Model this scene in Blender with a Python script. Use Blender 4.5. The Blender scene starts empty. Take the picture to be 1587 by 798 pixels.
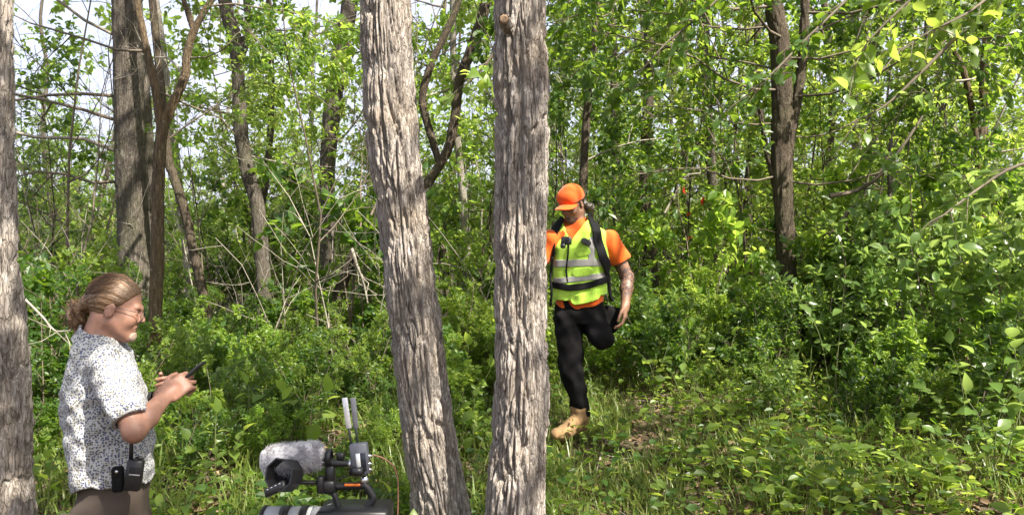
import bpy, math, random
import numpy as np
from mathutils import Vector, Matrix
from mathutils import noise as mnoise

scene = bpy.context.scene
COL = scene.collection
R = math.radians

# ------------------------------------------------------------------ camera, sky, sun, exposure
F = 1245.0                      # focal length in photo pixels (photo is 1587 x 798)
CAMZ = 1.7
cam_d = bpy.data.cameras.new("camera"); cam = bpy.data.objects.new("camera", cam_d); COL.objects.link(cam)
cam.location = (0, 0, CAMZ); cam.rotation_euler = (R(90), 0, 0)
cam_d.sensor_width = 36; cam_d.lens = 36 * F / 1587; cam_d.clip_end = 2000; cam_d.clip_start = 0.05
scene.camera = cam

TOSUN = Vector((0.53, -0.53, 0.86)).normalized()
world = bpy.data.worlds.new("World"); scene.world = world; world.use_nodes = True
wn = world.node_tree.nodes; wl = world.node_tree.links
bg = wn["Background"]; bg.inputs[1].default_value = 0.15
sky = wn.new("ShaderNodeTexSky"); sky.sky_type = 'NISHITA'; sky.sun_disc = False
sky.sun_elevation = math.asin(TOSUN.z); sky.sun_rotation = math.atan2(TOSUN.x, TOSUN.y)
sky.air_density = 1.0; sky.dust_density = 7.0; sky.ozone_density = 1.0; sky.altitude = 300
# thin bright cloud veil over the whole sky
wtc = wn.new("ShaderNodeTexCoord"); wno = wn.new("ShaderNodeTexNoise"); wno.inputs["Scale"].default_value = 2.5; wno.inputs["Detail"].default_value = 5
wl.new(wtc.outputs["Generated"], wno.inputs["Vector"])
wmr = wn.new("ShaderNodeMapRange"); wmr.inputs[1].default_value = 0.3; wmr.inputs[2].default_value = 0.7; wmr.inputs[3].default_value = 0.55; wmr.inputs[4].default_value = 0.95
wl.new(wno.outputs["Fac"], wmr.inputs[0])
wmx = wn.new("ShaderNodeMix"); wmx.data_type = 'RGBA'; wl.new(wmr.outputs[0], wmx.inputs[0]); wl.new(sky.outputs[0], wmx.inputs[6]); wmx.inputs[7].default_value = (2.5, 2.58, 3.0, 1)
wl.new(wmx.outputs[2], bg.inputs[0])
sun_d = bpy.data.lights.new("sun", 'SUN'); sun = bpy.data.objects.new("sun", sun_d); COL.objects.link(sun)
sun_d.energy = 5.0; sun_d.angle = R(0.53); sun_d.color = (1, 0.93, 0.80)
sun.rotation_euler = TOSUN.to_track_quat('Z', 'Y').to_euler(); sun.location = (8, -3, 20)
scene.view_settings.view_transform = 'Standard'; scene.view_settings.look = 'None'
scene.view_settings.gamma = 1; scene.view_settings.exposure = 1.58
scene.view_settings.use_curve_mapping = False
cy = scene.cycles
cy.max_bounces = 7; cy.diffuse_bounces = 3; cy.glossy_bounces = 2; cy.transmission_bounces = 5; cy.transparent_max_bounces = 8
cy.caustics_reflective = False; cy.caustics_refractive = False
cy.sample_clamp_indirect = 6

# ------------------------------------------------------------------ helpers
def at(px, py, Y):              # point seen at photo pixel (px,py) at depth Y metres
    return np.array(((px - 793.5) / F * Y, Y, CAMZ - (py - 399) / F * Y))

def tag(o, label=None, cat=None, group=None, kind=None):
    if label: o["label"] = label
    if cat: o["category"] = cat
    if group: o["group"] = group
    if kind: o["kind"] = kind
    return o

def empty(name, loc, label=None, cat=None, group=None):
    o = bpy.data.objects.new(name, None); COL.objects.link(o); o.location = loc
    o.empty_display_size = 0.2
    return tag(o, label, cat, group)

def mesh_data(name, verts, faces, mat=None, smooth=True, counts=None):
    """faces: (n,k) array, or a flat loop array with counts"""
    me = bpy.data.meshes.new(name)
    verts = np.asarray(verts, dtype=np.float32)
    if counts is None:
        faces = np.asarray(faces, dtype=np.int32)
        n, k = faces.shape; loops = faces.ravel(); counts = np.full(n, k, dtype=np.int32)
    else:
        loops = np.asarray(faces, dtype=np.int32); counts = np.asarray(counts, dtype=np.int32); n = len(counts)
    me.vertices.add(len(verts)); me.vertices.foreach_set("co", verts.ravel())
    me.loops.add(len(loops)); me.loops.foreach_set("vertex_index", loops)
    me.polygons.add(n)
    st = np.zeros(n, dtype=np.int32); st[1:] = np.cumsum(counts)[:-1]
    me.polygons.foreach_set("loop_start", st); me.polygons.foreach_set("loop_total", counts)
    me.polygons.foreach_set("use_smooth", np.full(n, smooth, dtype=bool))
    me.update(calc_edges=True)
    if mat: me.materials.append(mat)
    return me

def obj(name, me, parent=None, loc=None):
    o = bpy.data.objects.new(name, me); COL.objects.link(o)
    if parent: o.parent = parent
    if loc is not None: o.location = loc
    return o

class MB:
    """collects verts and faces of mixed size"""
    def __init__(s): s.v = []; s.l = []; s.c = []; s.n = 0
    def add(s, v, f):
        v = np.asarray(v, dtype=float)
        f = np.asarray(f, dtype=np.int64)
        s.v.append(v); s.l.append((f + s.n).ravel()); s.c.append(np.full(len(f), f.shape[1])); s.n += len(v)
        return s
    def data(s, name, mat, smooth=True):
        return mesh_data(name, np.concatenate(s.v), np.concatenate(s.l), mat, smooth, np.concatenate(s.c))
    def build(s, name, mat, parent=None, loc=None, smooth=True):
        return obj(name, s.data(name, mat, smooth), parent, loc)

def unit(v):
    v = np.asarray(v, dtype=float); return v / (np.linalg.norm(v, axis=-1, keepdims=True) + 1e-12)

def frames(P):
    P = np.asarray(P, dtype=float); n = len(P)
    T = np.zeros_like(P); T[1:-1] = P[2:] - P[:-2]; T[0] = P[1] - P[0]; T[-1] = P[-1] - P[-2]; T = unit(T)
    U = np.zeros_like(P); a = np.array((1., 0, 0)) if abs(T[0][0]) < 0.8 else np.array((0, 1., 0))
    u = unit(np.cross(np.cross(T[0], a), T[0]))
    for i in range(n):
        u = unit(u - T[i] * np.dot(u, T[i])); U[i] = u
    return T, U, np.cross(T, U)

def tube(P, rad, sides=6, cap=True):
    P = np.asarray(P, dtype=float); n = len(P); rad = np.broadcast_to(np.asarray(rad, dtype=float), (n,))
    T, U, V = frames(P)
    th = np.arange(sides) / sides * 2 * np.pi
    ring = np.cos(th)[None, :, None] * U[:, None, :] + np.sin(th)[None, :, None] * V[:, None, :]
    v = (P[:, None, :] + ring * rad[:, None, None]).reshape(-1, 3)
    i = np.arange(n - 1)[:, None] * sides; j = np.arange(sides)[None, :]; j2 = (j + 1) % sides
    f = np.stack((i + j, i + j2, i + sides + j2, i + sides + j), -1).reshape(-1, 4)
    return v, f

def mtube(mb, P, rad, sides=6):
    v, f = tube(P, rad, sides); mb.add(v, f)
    n = len(v) // sides
    c = len(v)
    for k, e in ((0, 0), (n - 1, 1)):   # close both ends with fans
        base = k * sides
        cen = v[base:base + sides].mean(0)[None]
        idx = np.arange(sides)
        tri = np.stack((np.full(sides, sides), (idx + 1) % sides, idx), -1) if e == 0 else np.stack((np.full(sides, sides), idx, (idx + 1) % sides), -1)
        mb.add(np.concatenate((v[base:base + sides], cen)), tri)

def spline(pts, n):
    """Catmull-Rom through rows of pts, n samples"""
    P = np.asarray(pts, dtype=float)
    Q = np.concatenate((2 * P[:1] - P[1:2], P, 2 * P[-1:] - P[-2:-1]))
    t = np.linspace(0, len(P) - 1 - 1e-9, n); i = t.astype(int); u = (t - i)[:, None]
    a, b, c, d = Q[i], Q[i + 1], Q[i + 2], Q[i + 3]
    return 0.5 * (2 * b + (c - a) * u + (2 * a - 5 * b + 4 * c - d) * u ** 2 + (3 * b - a - 3 * c + d) * u ** 3)

def box_vf(c, s, rot=None, bev=0.0):
    """box with chamfered edges: centre c, full size s"""
    hx, hy, hz = np.asarray(s) / 2.0
    b = min(bev, 0.49 * min(s))
    if b <= 0:
        v = np.array([(x, y, z) for x in (-hx, hx) for y in (-hy, hy) for z in (-hz, hz)])
        f = np.array([(0, 1, 3, 2), (4, 6, 7, 5), (0, 4, 5, 1), (2, 3, 7, 6), (0, 2, 6, 4), (1, 5, 7, 3)])
        fs = [f]
    else:
        v = []; 
        for sx in (-1, 1):
            for sy in (-1, 1):
                for sz in (-1, 1):
                    v += [(sx * hx, sy * (hy - b), sz * (hz - b)), (sx * (hx - b), sy * hy, sz * (hz - b)), (sx * (hx - b), sy * (hy - b), sz * hz)]
        v = np.array(v)
        def vi(sx, sy, sz, k): return (((sx > 0) * 2 + (sy > 0)) * 2 + (sz > 0)) * 3 + k
        f4 = []; f3 = []
        q = [(-1, -1), (1, -1), (1, 1), (-1, 1)]
        for s_ in (-1, 1):
            f4.append([vi(s_, a, b_, 0) for a, b_ in q][::s_])
            f4.append([vi(b_, s_, a, 1) for a, b_ in q][::s_])
            f4.append([vi(a, b_, s_, 2) for a, b_ in q][::s_])
        for a in (-1, 1):
            for c_ in (-1, 1):
                f4.append([vi(a, c_, -1, 0), vi(a, c_, 1, 0), vi(a, c_, 1, 1), vi(a, c_, -1, 1)][::-a * c_])
                f4.append([vi(a, -1, c_, 0), vi(a, 1, c_, 0), vi(a, 1, c_, 2), vi(a, -1, c_, 2)][::a * c_])
                f4.append([vi(-1, a, c_, 1), vi(1, a, c_, 1), vi(1, a, c_, 2), vi(-1, a, c_, 2)][::-a * c_])
        for sx in (-1, 1):
            for sy in (-1, 1):
                for sz in (-1, 1):
                    f3.append([vi(sx, sy, sz, 0), vi(sx, sy, sz, 1), vi(sx, sy, sz, 2)][::sx * sy * sz])
        fs = [np.array(f4), np.array(f3)]
    if rot is not None: v = v @ np.asarray(rot).T
    return v + np.asarray(c), fs

def mbox(mb, c, s, rot=None, bev=0.0):
    v, fs = box_vf(c, s, rot, bev)
    if len(fs) == 1: mb.add(v, fs[0])
    else:
        n0 = mb.n; mb.add(v, fs[0]); f3 = fs[1]
        mb.l.append((f3 + n0).ravel()); mb.c.append(np.full(len(f3), 3))

def rotm(ax, ang):
    return np.array(Matrix.Rotation(ang, 3, Vector(ax)))

def mlathe(mb, p0, axis, prof, sides=20):
    """prof: rows (distance along axis, radius)"""
    axis = unit(np.asarray(axis, dtype=float)); p0 = np.asarray(p0, dtype=float)
    P = np.array([p0 + axis * (d + 1e-6 * i) for i, (d, r) in enumerate(prof)]); rad = np.array([r for d, r in prof])
    a = np.array((0, 0, 1.)) if abs(axis[2]) < 0.8 else np.array((1., 0, 0))
    U = unit(np.cross(axis, a)); V = np.cross(axis, U)
    th = np.arange(sides) / sides * 2 * np.pi
    ring = np.cos(th)[None, :, None] * U + np.sin(th)[None, :, None] * V
    v = (P[:, None, :] + ring * rad[:, None, None]).reshape(-1, 3); n = len(P)
    i = np.arange(n - 1)[:, None] * sides; j = np.arange(sides)[None, :]; j2 = (j + 1) % sides
    f = np.stack((i + j, i + j2, i + sides + j2, i + sides + j), -1).reshape(-1, 4)
    mb.add(v, f)

# ------------------------------------------------------------------ materials
def new_mat(name):
    m = bpy.data.materials.new(name); m.use_nodes = True
    nt = m.node_tree; return m, nt.nodes, nt.links, nt.nodes["Principled BSDF"], nt.nodes["Material Output"]

def ramp(n, stops, interp='LINEAR'):
    r = n.new("ShaderNodeValToRGB"); r.color_ramp.interpolation = interp
    el = r.color_ramp.elements
    while len(el) > 1: el.remove(el[-1])
    el[0].position = stops[0][0]; el[0].color = (*stops[0][1], 1)
    for p, c in stops[1:]:
        e = el.new(p); e.color = (*c, 1)
    return r

def plain(name, col, rough=0.6, metal=0.0, var=0.12, scale=40, bump=0.0, bscale=200, spec=0.5, sheen=0.0):
    m, n, l, b, out = new_mat(name)
    tc = n.new("ShaderNodeTexCoord")
    no = n.new("ShaderNodeTexNoise"); no.inputs["Scale"].default_value = scale; no.inputs["Detail"].default_value = 4
    l.new(tc.outputs["Object"], no.inputs["Vector"])
    c = np.array(col)
    r = ramp(n, [(0.3, tuple(c * (1 - var))), (0.7, tuple(np.minimum(c * (1 + var), 1)))])
    l.new(no.outputs["Fac"], r.inputs[0]); l.new(r.outputs[0], b.inputs["Base Color"])
    b.inputs["Roughness"].default_value = rough; b.inputs["Metallic"].default_value = metal
    b.inputs["Specular IOR Level"].default_value = spec
    if sheen: b.inputs["Sheen Weight"].default_value = sheen
    if bump:
        n2 = n.new("ShaderNodeTexNoise"); n2.inputs["Scale"].default_value = bscale; n2.inputs["Detail"].default_value = 3
        l.new(tc.outputs["Object"], n2.inputs["Vector"])
        bp = n.new("ShaderNodeBump"); bp.inputs["Strength"].default_value = bump; bp.inputs["Distance"].default_value = 0.004
        l.new(n2.outputs["Fac"], bp.inputs["Height"]); l.new(bp.outputs[0], b.inputs["Normal"])
    return m

def leaf_mat(name, cols, trans, tw=0.45, rough=0.4, spec=0.4):
    m, n, l, b, out = new_mat(name)
    g = n.new("ShaderNodeNewGeometry"); oi = n.new("ShaderNodeObjectInfo")
    mx = n.new("ShaderNodeMath"); mx.operation = 'MULTIPLY_ADD'
    l.new(oi.outputs["Random"], mx.inputs[0]); mx.inputs[1].default_value = 0.35
    ad = n.new("ShaderNodeMath"); ad.operation = 'MULTIPLY'; l.new(g.outputs["Random Per Island"], ad.inputs[0]); ad.inputs[1].default_value = 0.65
    l.new(ad.outputs[0], mx.inputs[2])
    st = [(i / (len(cols) - 1), c) for i, c in enumerate(cols)]
    r = ramp(n, st); l.new(mx.outputs[0], r.inputs[0])
    r2 = ramp(n, [(0, trans[0]), (1, trans[1])]); l.new(mx.outputs[0], r2.inputs[0])
    l.new(r.outputs[0], b.inputs["Base Color"]); b.inputs["Roughness"].default_value = rough
    b.inputs["Specular IOR Level"].default_value = spec
    t = n.new("ShaderNodeBsdfTranslucent"); l.new(r2.outputs[0], t.inputs[0])
    ms = n.new("ShaderNodeMixShader"); ms.inputs[0].default_value = tw
    l.new(b.outputs[0], ms.inputs[1]); l.new(t.outputs[0], ms.inputs[2]); l.new(ms.outputs[0], out.inputs[0])
    return m

def bark_mat(name, dark, mid, light, tint=None, bump=0.5, sc=1.0):
    m, n, l, b, out = new_mat(name)
    tc = n.new("ShaderNodeTexCoord"); mp = n.new("ShaderNodeMapping")
    mp.inputs["Scale"].default_value = (1, 1, 0.16); l.new(tc.outputs["Object"], mp.inputs[0])
    a = n.new("ShaderNodeTexNoise"); a.inputs["Scale"].default_value = 55 * sc; a.inputs["Detail"].default_value = 8; a.inputs["Roughness"].default_value = 0.65
    l.new(mp.outputs[0], a.inputs["Vector"])
    r = ramp(n, [(0.30, dark), (0.5, mid), (0.72, light)]); l.new(a.outputs["Fac"], r.inputs[0])
    c = n.new("ShaderNodeTexNoise"); c.inputs["Scale"].default_value = 3.5 * sc; c.inputs["Detail"].default_value = 5
    l.new(tc.outputs["Object"], c.inputs["Vector"])
    r2 = ramp(n, [(0.45, (0, 0, 0)), (0.68, (1, 1, 1))]); l.new(c.outputs["Fac"], r2.inputs[0])
    mix = n.new("ShaderNodeMix"); mix.data_type = 'RGBA'
    l.new(r2.outputs[0], mix.inputs[0]); l.new(r.outputs[0], mix.inputs[6])
    mm = n.new("ShaderNodeMix"); mm.data_type = 'RGBA'; mm.inputs[0].default_value = 0.45
    l.new(r.outputs[0], mm.inputs[6]); mm.inputs[7].default_value = (*(tint or light), 1)
    l.new(mm.outputs[2], mix.inputs[7])
    li = n.new("ShaderNodeTexNoise"); li.inputs["Scale"].default_value = 16 * sc; li.inputs["Detail"].default_value = 7; li.inputs["Roughness"].default_value = 0.6; l.new(tc.outputs["Object"], li.inputs["Vector"])
    lr = ramp(n, [(0.60, (0, 0, 0)), (0.68, (0.6, 0.6, 0.6))]); l.new(li.outputs["Fac"], lr.inputs[0])      # lichen spots
    lx = n.new("ShaderNodeMix"); lx.data_type = 'RGBA'; l.new(lr.outputs[0], lx.inputs[0]); l.new(mix.outputs[2], lx.inputs[6]); lx.inputs[7].default_value = (*(0.9 * np.array(light) + 0.1 * np.array((0.3, 0.42, 0.3))), 1)
    l.new(lx.outputs[2], b.inputs["Base Color"])
    b.inputs["Roughness"].default_value = 0.85; b.inputs["Specular IOR Level"].default_value = 0.25
    bp = n.new("ShaderNodeBump"); bp.inputs["Strength"].default_value = 0.9; bp.inputs["Distance"].default_value = 0.007
    d = n.new("ShaderNodeTexNoise"); d.inputs["Scale"].default_value = 120 * sc; d.inputs["Detail"].default_value = 6
    mp2 = n.new("ShaderNodeMapping"); mp2.inputs["Scale"].default_value = (1, 1, 0.25); l.new(tc.outputs["Object"], mp2.inputs[0])
    l.new(mp2.outputs[0], d.inputs["Vector"])
    vo = n.new("ShaderNodeTexVoronoi"); vo.feature = 'DISTANCE_TO_EDGE'; vo.inputs["Scale"].default_value = 62 * sc
    mp3 = n.new("ShaderNodeMapping"); mp3.inputs["Scale"].default_value = (1, 1, 0.2); l.new(tc.outputs["Object"], mp3.inputs[0])
    wz = n.new("ShaderNodeVectorMath"); wz.operation = 'MULTIPLY_ADD'; l.new(d.outputs["Color"], wz.inputs[0]); wz.inputs[1].default_value = (0.012, 0.012, 0.012); l.new(mp3.outputs[0], wz.inputs[2])
    l.new(wz.outputs[0], vo.inputs["Vector"])
    cr = n.new("ShaderNodeMapRange"); cr.inputs[1].default_value = 0.0; cr.inputs[2].default_value = 0.14; l.new(vo.outputs["Distance"], cr.inputs[0])
    hs_ = n.new("ShaderNodeMath"); hs_.operation = 'MULTIPLY_ADD'; l.new(d.outputs["Fac"], hs_.inputs[0]); hs_.inputs[1].default_value = 0.9; l.new(cr.outputs[0], hs_.inputs[2])
    l.new(hs_.outputs[0], bp.inputs["Height"]); l.new(bp.outputs[0], b.inputs["Normal"])
    return m

M = {}
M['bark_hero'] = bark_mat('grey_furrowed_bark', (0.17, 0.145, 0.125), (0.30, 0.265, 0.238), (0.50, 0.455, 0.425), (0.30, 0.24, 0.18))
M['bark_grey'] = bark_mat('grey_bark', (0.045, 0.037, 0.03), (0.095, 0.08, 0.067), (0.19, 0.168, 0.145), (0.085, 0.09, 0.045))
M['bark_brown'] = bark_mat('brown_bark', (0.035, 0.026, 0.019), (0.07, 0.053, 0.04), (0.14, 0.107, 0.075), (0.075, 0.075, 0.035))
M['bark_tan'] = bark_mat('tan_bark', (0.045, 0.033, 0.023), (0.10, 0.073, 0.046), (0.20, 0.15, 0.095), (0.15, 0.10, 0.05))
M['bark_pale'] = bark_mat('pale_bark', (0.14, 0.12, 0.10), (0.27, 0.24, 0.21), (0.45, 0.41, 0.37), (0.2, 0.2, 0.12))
M['twig'] = plain('twig_bark', (0.12, 0.095, 0.07), 0.8, var=0.3, scale=20)
M['twig_pale'] = plain('dead_twig', (0.27, 0.24, 0.20), 0.8, var=0.3, scale=20)
M['stem'] = plain('green_stem', (0.10, 0.12, 0.04), 0.6, var=0.3, scale=20)
M['leaf'] = leaf_mat('green_leaf', [(0.046, 0.085, 0.018), (0.074, 0.125, 0.024), (0.106, 0.16, 0.034), (0.15, 0.20, 0.05)], [(0.36, 0.54, 0.06), (0.60, 0.70, 0.11)], 0.5)
M['leaf_light'] = leaf_mat('light_green_leaf', [(0.07, 0.14, 0.024), (0.105, 0.185, 0.032), (0.15, 0.22, 0.045), (0.22, 0.25, 0.065)], [(0.42, 0.66, 0.07), (0.68, 0.80, 0.14)], 0.52)
M['leaf_dark'] = leaf_mat('dark_green_leaf', [(0.027, 0.06, 0.016), (0.043, 0.088, 0.022), (0.06, 0.115, 0.028), (0.085, 0.14, 0.038)], [(0.20, 0.38, 0.03), (0.40, 0.55, 0.05)], 0.45)
M['leaf_pale'] = leaf_mat('pale_glossy_leaf', [(0.07, 0.13, 0.03), (0.10, 0.17, 0.04), (0.16, 0.22, 0.06)], [(0.32, 0.50, 0.09), (0.50, 0.64, 0.16)], 0.42, 0.28, 0.6)
M['leaf_red'] = leaf_mat('red_leaf', [(0.30, 0.02, 0.02), (0.40, 0.05, 0.02)], [(0.5, 0.03, 0.03), (0.6, 0.12, 0.02)])
M['leaf_yellow'] = leaf_mat('yellow_leaf', [(0.35, 0.22, 0.03), (0.42, 0.30, 0.05)], [(0.6, 0.4, 0.05), (0.7, 0.5, 0.05)])
M['grass'] = leaf_mat('grass_blade', [(0.05, 0.09, 0.015), (0.085, 0.14, 0.025), (0.13, 0.18, 0.04), (0.26, 0.23, 0.12)], [(0.25, 0.40, 0.04), (0.5, 0.5, 0.15)], 0.35)
M['litter'] = leaf_mat('dead_leaf', [(0.07, 0.042, 0.024), (0.13, 0.085, 0.05), (0.22, 0.16, 0.10), (0.33, 0.26, 0.18)], [(0.15, 0.08, 0.03), (0.3, 0.2, 0.1)], 0.15, 0.7, 0.2)

# ------------------------------------------------------------------ ground height
def ground(x, y):
    x = np.asarray(x, dtype=float); y = np.asarray(y, dtype=float)
    g = np.interp(y, [-60, -3, 2.9, 4.0, 5.4, 8, 12, 25, 60, 200], [-1.2, -0.35, -0.12, 0.24, 0.45, 0.55, 0.75, 1.15, 1.6, 2.5])
    g = g + np.where(x > 0, 0.30 * np.tanh(x / 3.2), 0.10 * np.tanh(x / 4)) * np.clip((y - 2) / 4, 0, 1)
    g = g + 0.035 * np.sin(x * 1.7 + y * 0.9) + 0.03 * np.sin(x * 0.8 - y * 1.9 + 1) + 0.015 * np.sin(x * 4.1 + y * 3.3)
    return g

xs = np.concatenate((-np.geomspace(9, 400, 14)[::-1], np.linspace(-8.8, 8.8, 111), np.geomspace(9, 400, 14)))
ys = np.concatenate((-np.geomspace(5, 400, 12)[::-1], np.linspace(-4.8, 16, 131), np.geomspace(16.3, 600, 20)))
GX, GY = np.meshgrid(xs, ys, indexing='ij')
GZ = ground(GX, GY)
gv = np.stack((GX, GY, GZ), -1).reshape(-1, 3)
ii = np.arange(len(xs) - 1)[:, None] * len(ys) + np.arange(len(ys) - 1)[None]
gf = np.stack((ii, ii + len(ys), ii + len(ys) + 1, ii + 1), -1).reshape(-1, 4)
m, n, l, b, out = new_mat('forest_soil')
tc = n.new("ShaderNodeTexCoord")
n1 = n.new("ShaderNodeTexNoise"); n1.inputs["Scale"].default_value = 2.2; n1.inputs["Detail"].default_value = 9; n1.inputs["Roughness"].default_value = 0.7
l.new(tc.outputs["Object"], n1.inputs["Vector"])
r1 = ramp(n, [(0.30, (0.035, 0.026, 0.017)), (0.5, (0.085, 0.062, 0.038)), (0.62, (0.07, 0.075, 0.028)), (0.8, (0.15, 0.11, 0.07))])
l.new(n1.outputs["Fac"], r1.inputs[0]); l.new(r1.outputs[0], b.inputs["Base Color"]); b.inputs["Roughness"].default_value = 0.95
n2 = n.new("ShaderNodeTexNoise"); n2.inputs["Scale"].default_value = 28; n2.inputs["Detail"].default_value = 8
l.new(tc.outputs["Object"], n2.inputs["Vector"])
bp = n.new("ShaderNodeBump"); bp.inputs["Strength"].default_value = 1.0; bp.inputs["Distance"].default_value = 0.05
l.new(n2.outputs["Fac"], bp.inputs["Height"]); l.new(bp.outputs[0], b.inputs["Normal"])
tag(obj('ground', mesh_data('ground', gv, gf, m)), 'brown forest floor rising gently behind the trunks', None, None, 'structure')

# ------------------------------------------------------------------ bark trunks
def _hash2(i, j, seed):
    h = (i.astype(np.int64) * 374761393 + j.astype(np.int64) * 668265263 + seed * 1442695041) & 0xffffffff
    h = ((h ^ (h >> 13)) * 1274126177) & 0xffffffff
    h = (h ^ (h >> 16)) & 0xffffffff
    return h / 4294967295.0

def vnoise(u, v, pu, seed):
    i = np.floor(u).astype(int); j = np.floor(v).astype(int); fu = u - i; fv = v - j
    fu = fu * fu * (3 - 2 * fu); fv = fv * fv * (3 - 2 * fv)
    a = _hash2(i % pu, j, seed); b_ = _hash2((i + 1) % pu, j, seed); c = _hash2(i % pu, j + 1, seed); d = _hash2((i + 1) % pu, j + 1, seed)
    return (a * (1 - fu) + b_ * fu) * (1 - fv) + (c * (1 - fu) + d * fu) * fv

def worley(u, v, pu, seed):
    i0 = np.floor(u).astype(int); j0 = np.floor(v).astype(int)
    f1 = np.full(u.shape, 9.0); f2 = np.full(u.shape, 9.0)
    for di in (-1, 0, 1):
        for dj in (-1, 0, 1):
            i = i0 + di; j = j0 + dj
            px = i + _hash2(i % pu, j, seed); py = j + _hash2(i % pu, j, seed + 7)
            d = np.hypot(u - px, v - py)
            f2 = np.where(d < f1, f1, np.minimum(f2, d)); f1 = np.minimum(f1, d)
    return f1, f2

def bark_tube(path, rad, sides, rows, seed, ridge=0.035, aspect=5.5, depth=0.012, flare=0.0, lump=0.05):
    """trunk surface with furrowed bark: path rows (x,y,z), rad per row"""
    PR = spline(np.column_stack((path, rad)), rows); P = PR[:, :3]; Rr = PR[:, 3]
    T, U, V = frames(P)
    s = np.concatenate(([0], np.cumsum(np.linalg.norm(np.diff(P, axis=0), axis=1))))
    t = np.arange(sides) / sides
    Tt, S = np.meshgrid(t, s, indexing='xy')
    Rm = np.mean(Rr)
    pu = max(5, int(round(2 * np.pi * Rm / ridge)))
    L = ridge * aspect
    w = (vnoise(Tt * pu, S / L * 1.3, pu, seed + 3) - 0.5) * 0.9 + (vnoise(Tt * pu * 2, S / L * 4, pu * 2, seed + 5) - 0.5) * 0.35
    f1, f2 = worley(Tt * pu + w, S / L + 0.3 * w, pu, seed)
    e = f2 - f1
    n1 = vnoise(Tt * pu + 0.5 * w, S / (L * 1.25) + 0.6 * w, pu, seed + 51); n2 = vnoise(Tt * pu * 1 + 0.37 + 0.7 * w, S / (L * 0.9) - 0.6 * w, pu, seed + 61)
    h = np.minimum(np.clip(np.abs(n1 - 0.5) / 0.11, 0, 1), np.clip(np.abs(n2 - 0.47) / 0.08, 0, 1)) ** 0.8
    n3 = vnoise(Tt * pu * 2 + w, S / (L * 0.7), pu * 2, seed + 71); h3 = np.clip(np.abs(n3 - 0.5) / 0.08, 0, 1)
    h = np.minimum(h, 0.35 + 0.65 * np.clip(e / 0.25, 0, 1))
    g1, g2 = worley(Tt * pu * 2 + 1.5 * w, S / L * 2.6, pu * 2, seed + 11)
    h2 = np.clip((g2 - g1) / 0.3, 0, 1)
    fine = vnoise(Tt * pu * 5, S / L * 11, pu * 5, seed + 21) - 0.5
    big = vnoise(Tt * 4, S / (Rm * 5), 4, seed + 31) - 0.5
    big2 = vnoise(Tt * 7, S / (Rm * 2.2), 7, seed + 41) - 0.5
    fl = 1 + flare * np.exp(-S / (Rm * 2.2)) * (1 + 0.5 * np.cos(Tt * 2 * np.pi * 5 + seed))
    r = Rr[:, None] * (fl + lump * 2 * big + lump * big2) + depth * (h - 0.65) + depth * 0.22 * (h2 - 0.6) * h + depth * 0.26 * fine + depth * 0.28 * (h3 - 0.7) * h
    th = Tt * 2 * np.pi
    v = P[:, None, :] + r[..., None] * (np.cos(th)[..., None] * U[:, None, :] + np.sin(th)[..., None] * V[:, None, :])
    n_ = len(s)
    i = np.arange(n_ - 1)[:, None] * sides; j = np.arange(sides)[None, :]; j2 = (j + 1) % sides
    f = np.stack((i + j, i + j2, i + sides + j2, i + sides + j), -1).reshape(-1, 4)
    return v.reshape(-1, 3), f

# ------------------------------------------------------------------ leaves
LEAF_MID = (np.array([(0, 0, 0), (0.28, 0.27, 0.07), (0.66, 0.24, 0.05), (1, 0, -0.10), (0.66, -0.24, 0.05), (0.28, -0.27, 0.07)]),
            np.array([(0, 3, 2, 1), (0, 5, 4, 3)]))
_t = [0.0, 0.14, 0.34, 0.58, 0.8, 1.0]; _w = [0.0, 0.20, 0.31, 0.27, 0.14, 0.0]
def _leaf_hi():
    v = []; f = []
    for t_, w_ in zip(_t, _w):
        zc = 0.05 * math.sin(t_ * 3) - 0.16 * t_ * t_
        v += [(t_, w_, zc + 0.25 * w_), (t_, 0, zc), (t_, -w_, zc + 0.25 * w_)]
    for k in range(5):
        a = k * 3; f += [(a, a + 1, a + 4, a + 3), (a + 1, a + 2, a + 5, a + 4)]
    v += [(-0.22, 0.012, 0.03), (-0.22, -0.012, 0.03), (0.02, 0.012, 0.0), (0.02, -0.012, 0.0)]
    f.append((18, 19, 21, 20))
    return np.array(v), np.array(f)
LEAF_HI = _leaf_hi()

def leaves_vf(p, a, nrm, size, tpl=LEAF_MID, width=1.0):
    p = np.asarray(p); a = unit(a); nrm = unit(nrm - a * (nrm * a).sum(1, keepdims=True)); sd = np.cross(nrm, a)
    tv, tf = tpl; N = len(p); K = len(tv)
    size = np.broadcast_to(size, (N,))[:, None, None]
    v = p[:, None] + size * (tv[None, :, 0:1] * a[:, None] + tv[None, :, 1:2] * width * sd[:, None] + tv[None, :, 2:3] * nrm[:, None])
    f = (np.arange(N)[:, None, None] * K + tf[None]).reshape(-1, tf.shape[1])
    return v.reshape(-1, 3), f

def twig_leaves(rng, segs, per, size, spread=0.5, droop=0.25, flat=0.6, jitter=0.02):
    """segs: (n,2,3) twig segments; per leaves on each"""
    segs = np.asarray(segs)
    if len(segs) == 0: return None
    n = len(segs) * per
    S = np.repeat(segs, per, axis=0); t = rng.random((n, 1))
    p = S[:, 0] * (1 - t) + S[:, 1] * t + rng.normal(0, jitter, (n, 3))
    d = unit(S[:, 1] - S[:, 0])
    a = unit(d * 0.5 + rng.normal(0, spread, (n, 3)) + np.array((0, 0, -droop)))
    nr = rng.normal(0, 1 - flat, (n, 3)) + np.array((0, 0, flat))
    sz = size * rng.uniform(0.6, 1.25, n)
    return p, a, nr, sz

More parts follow.
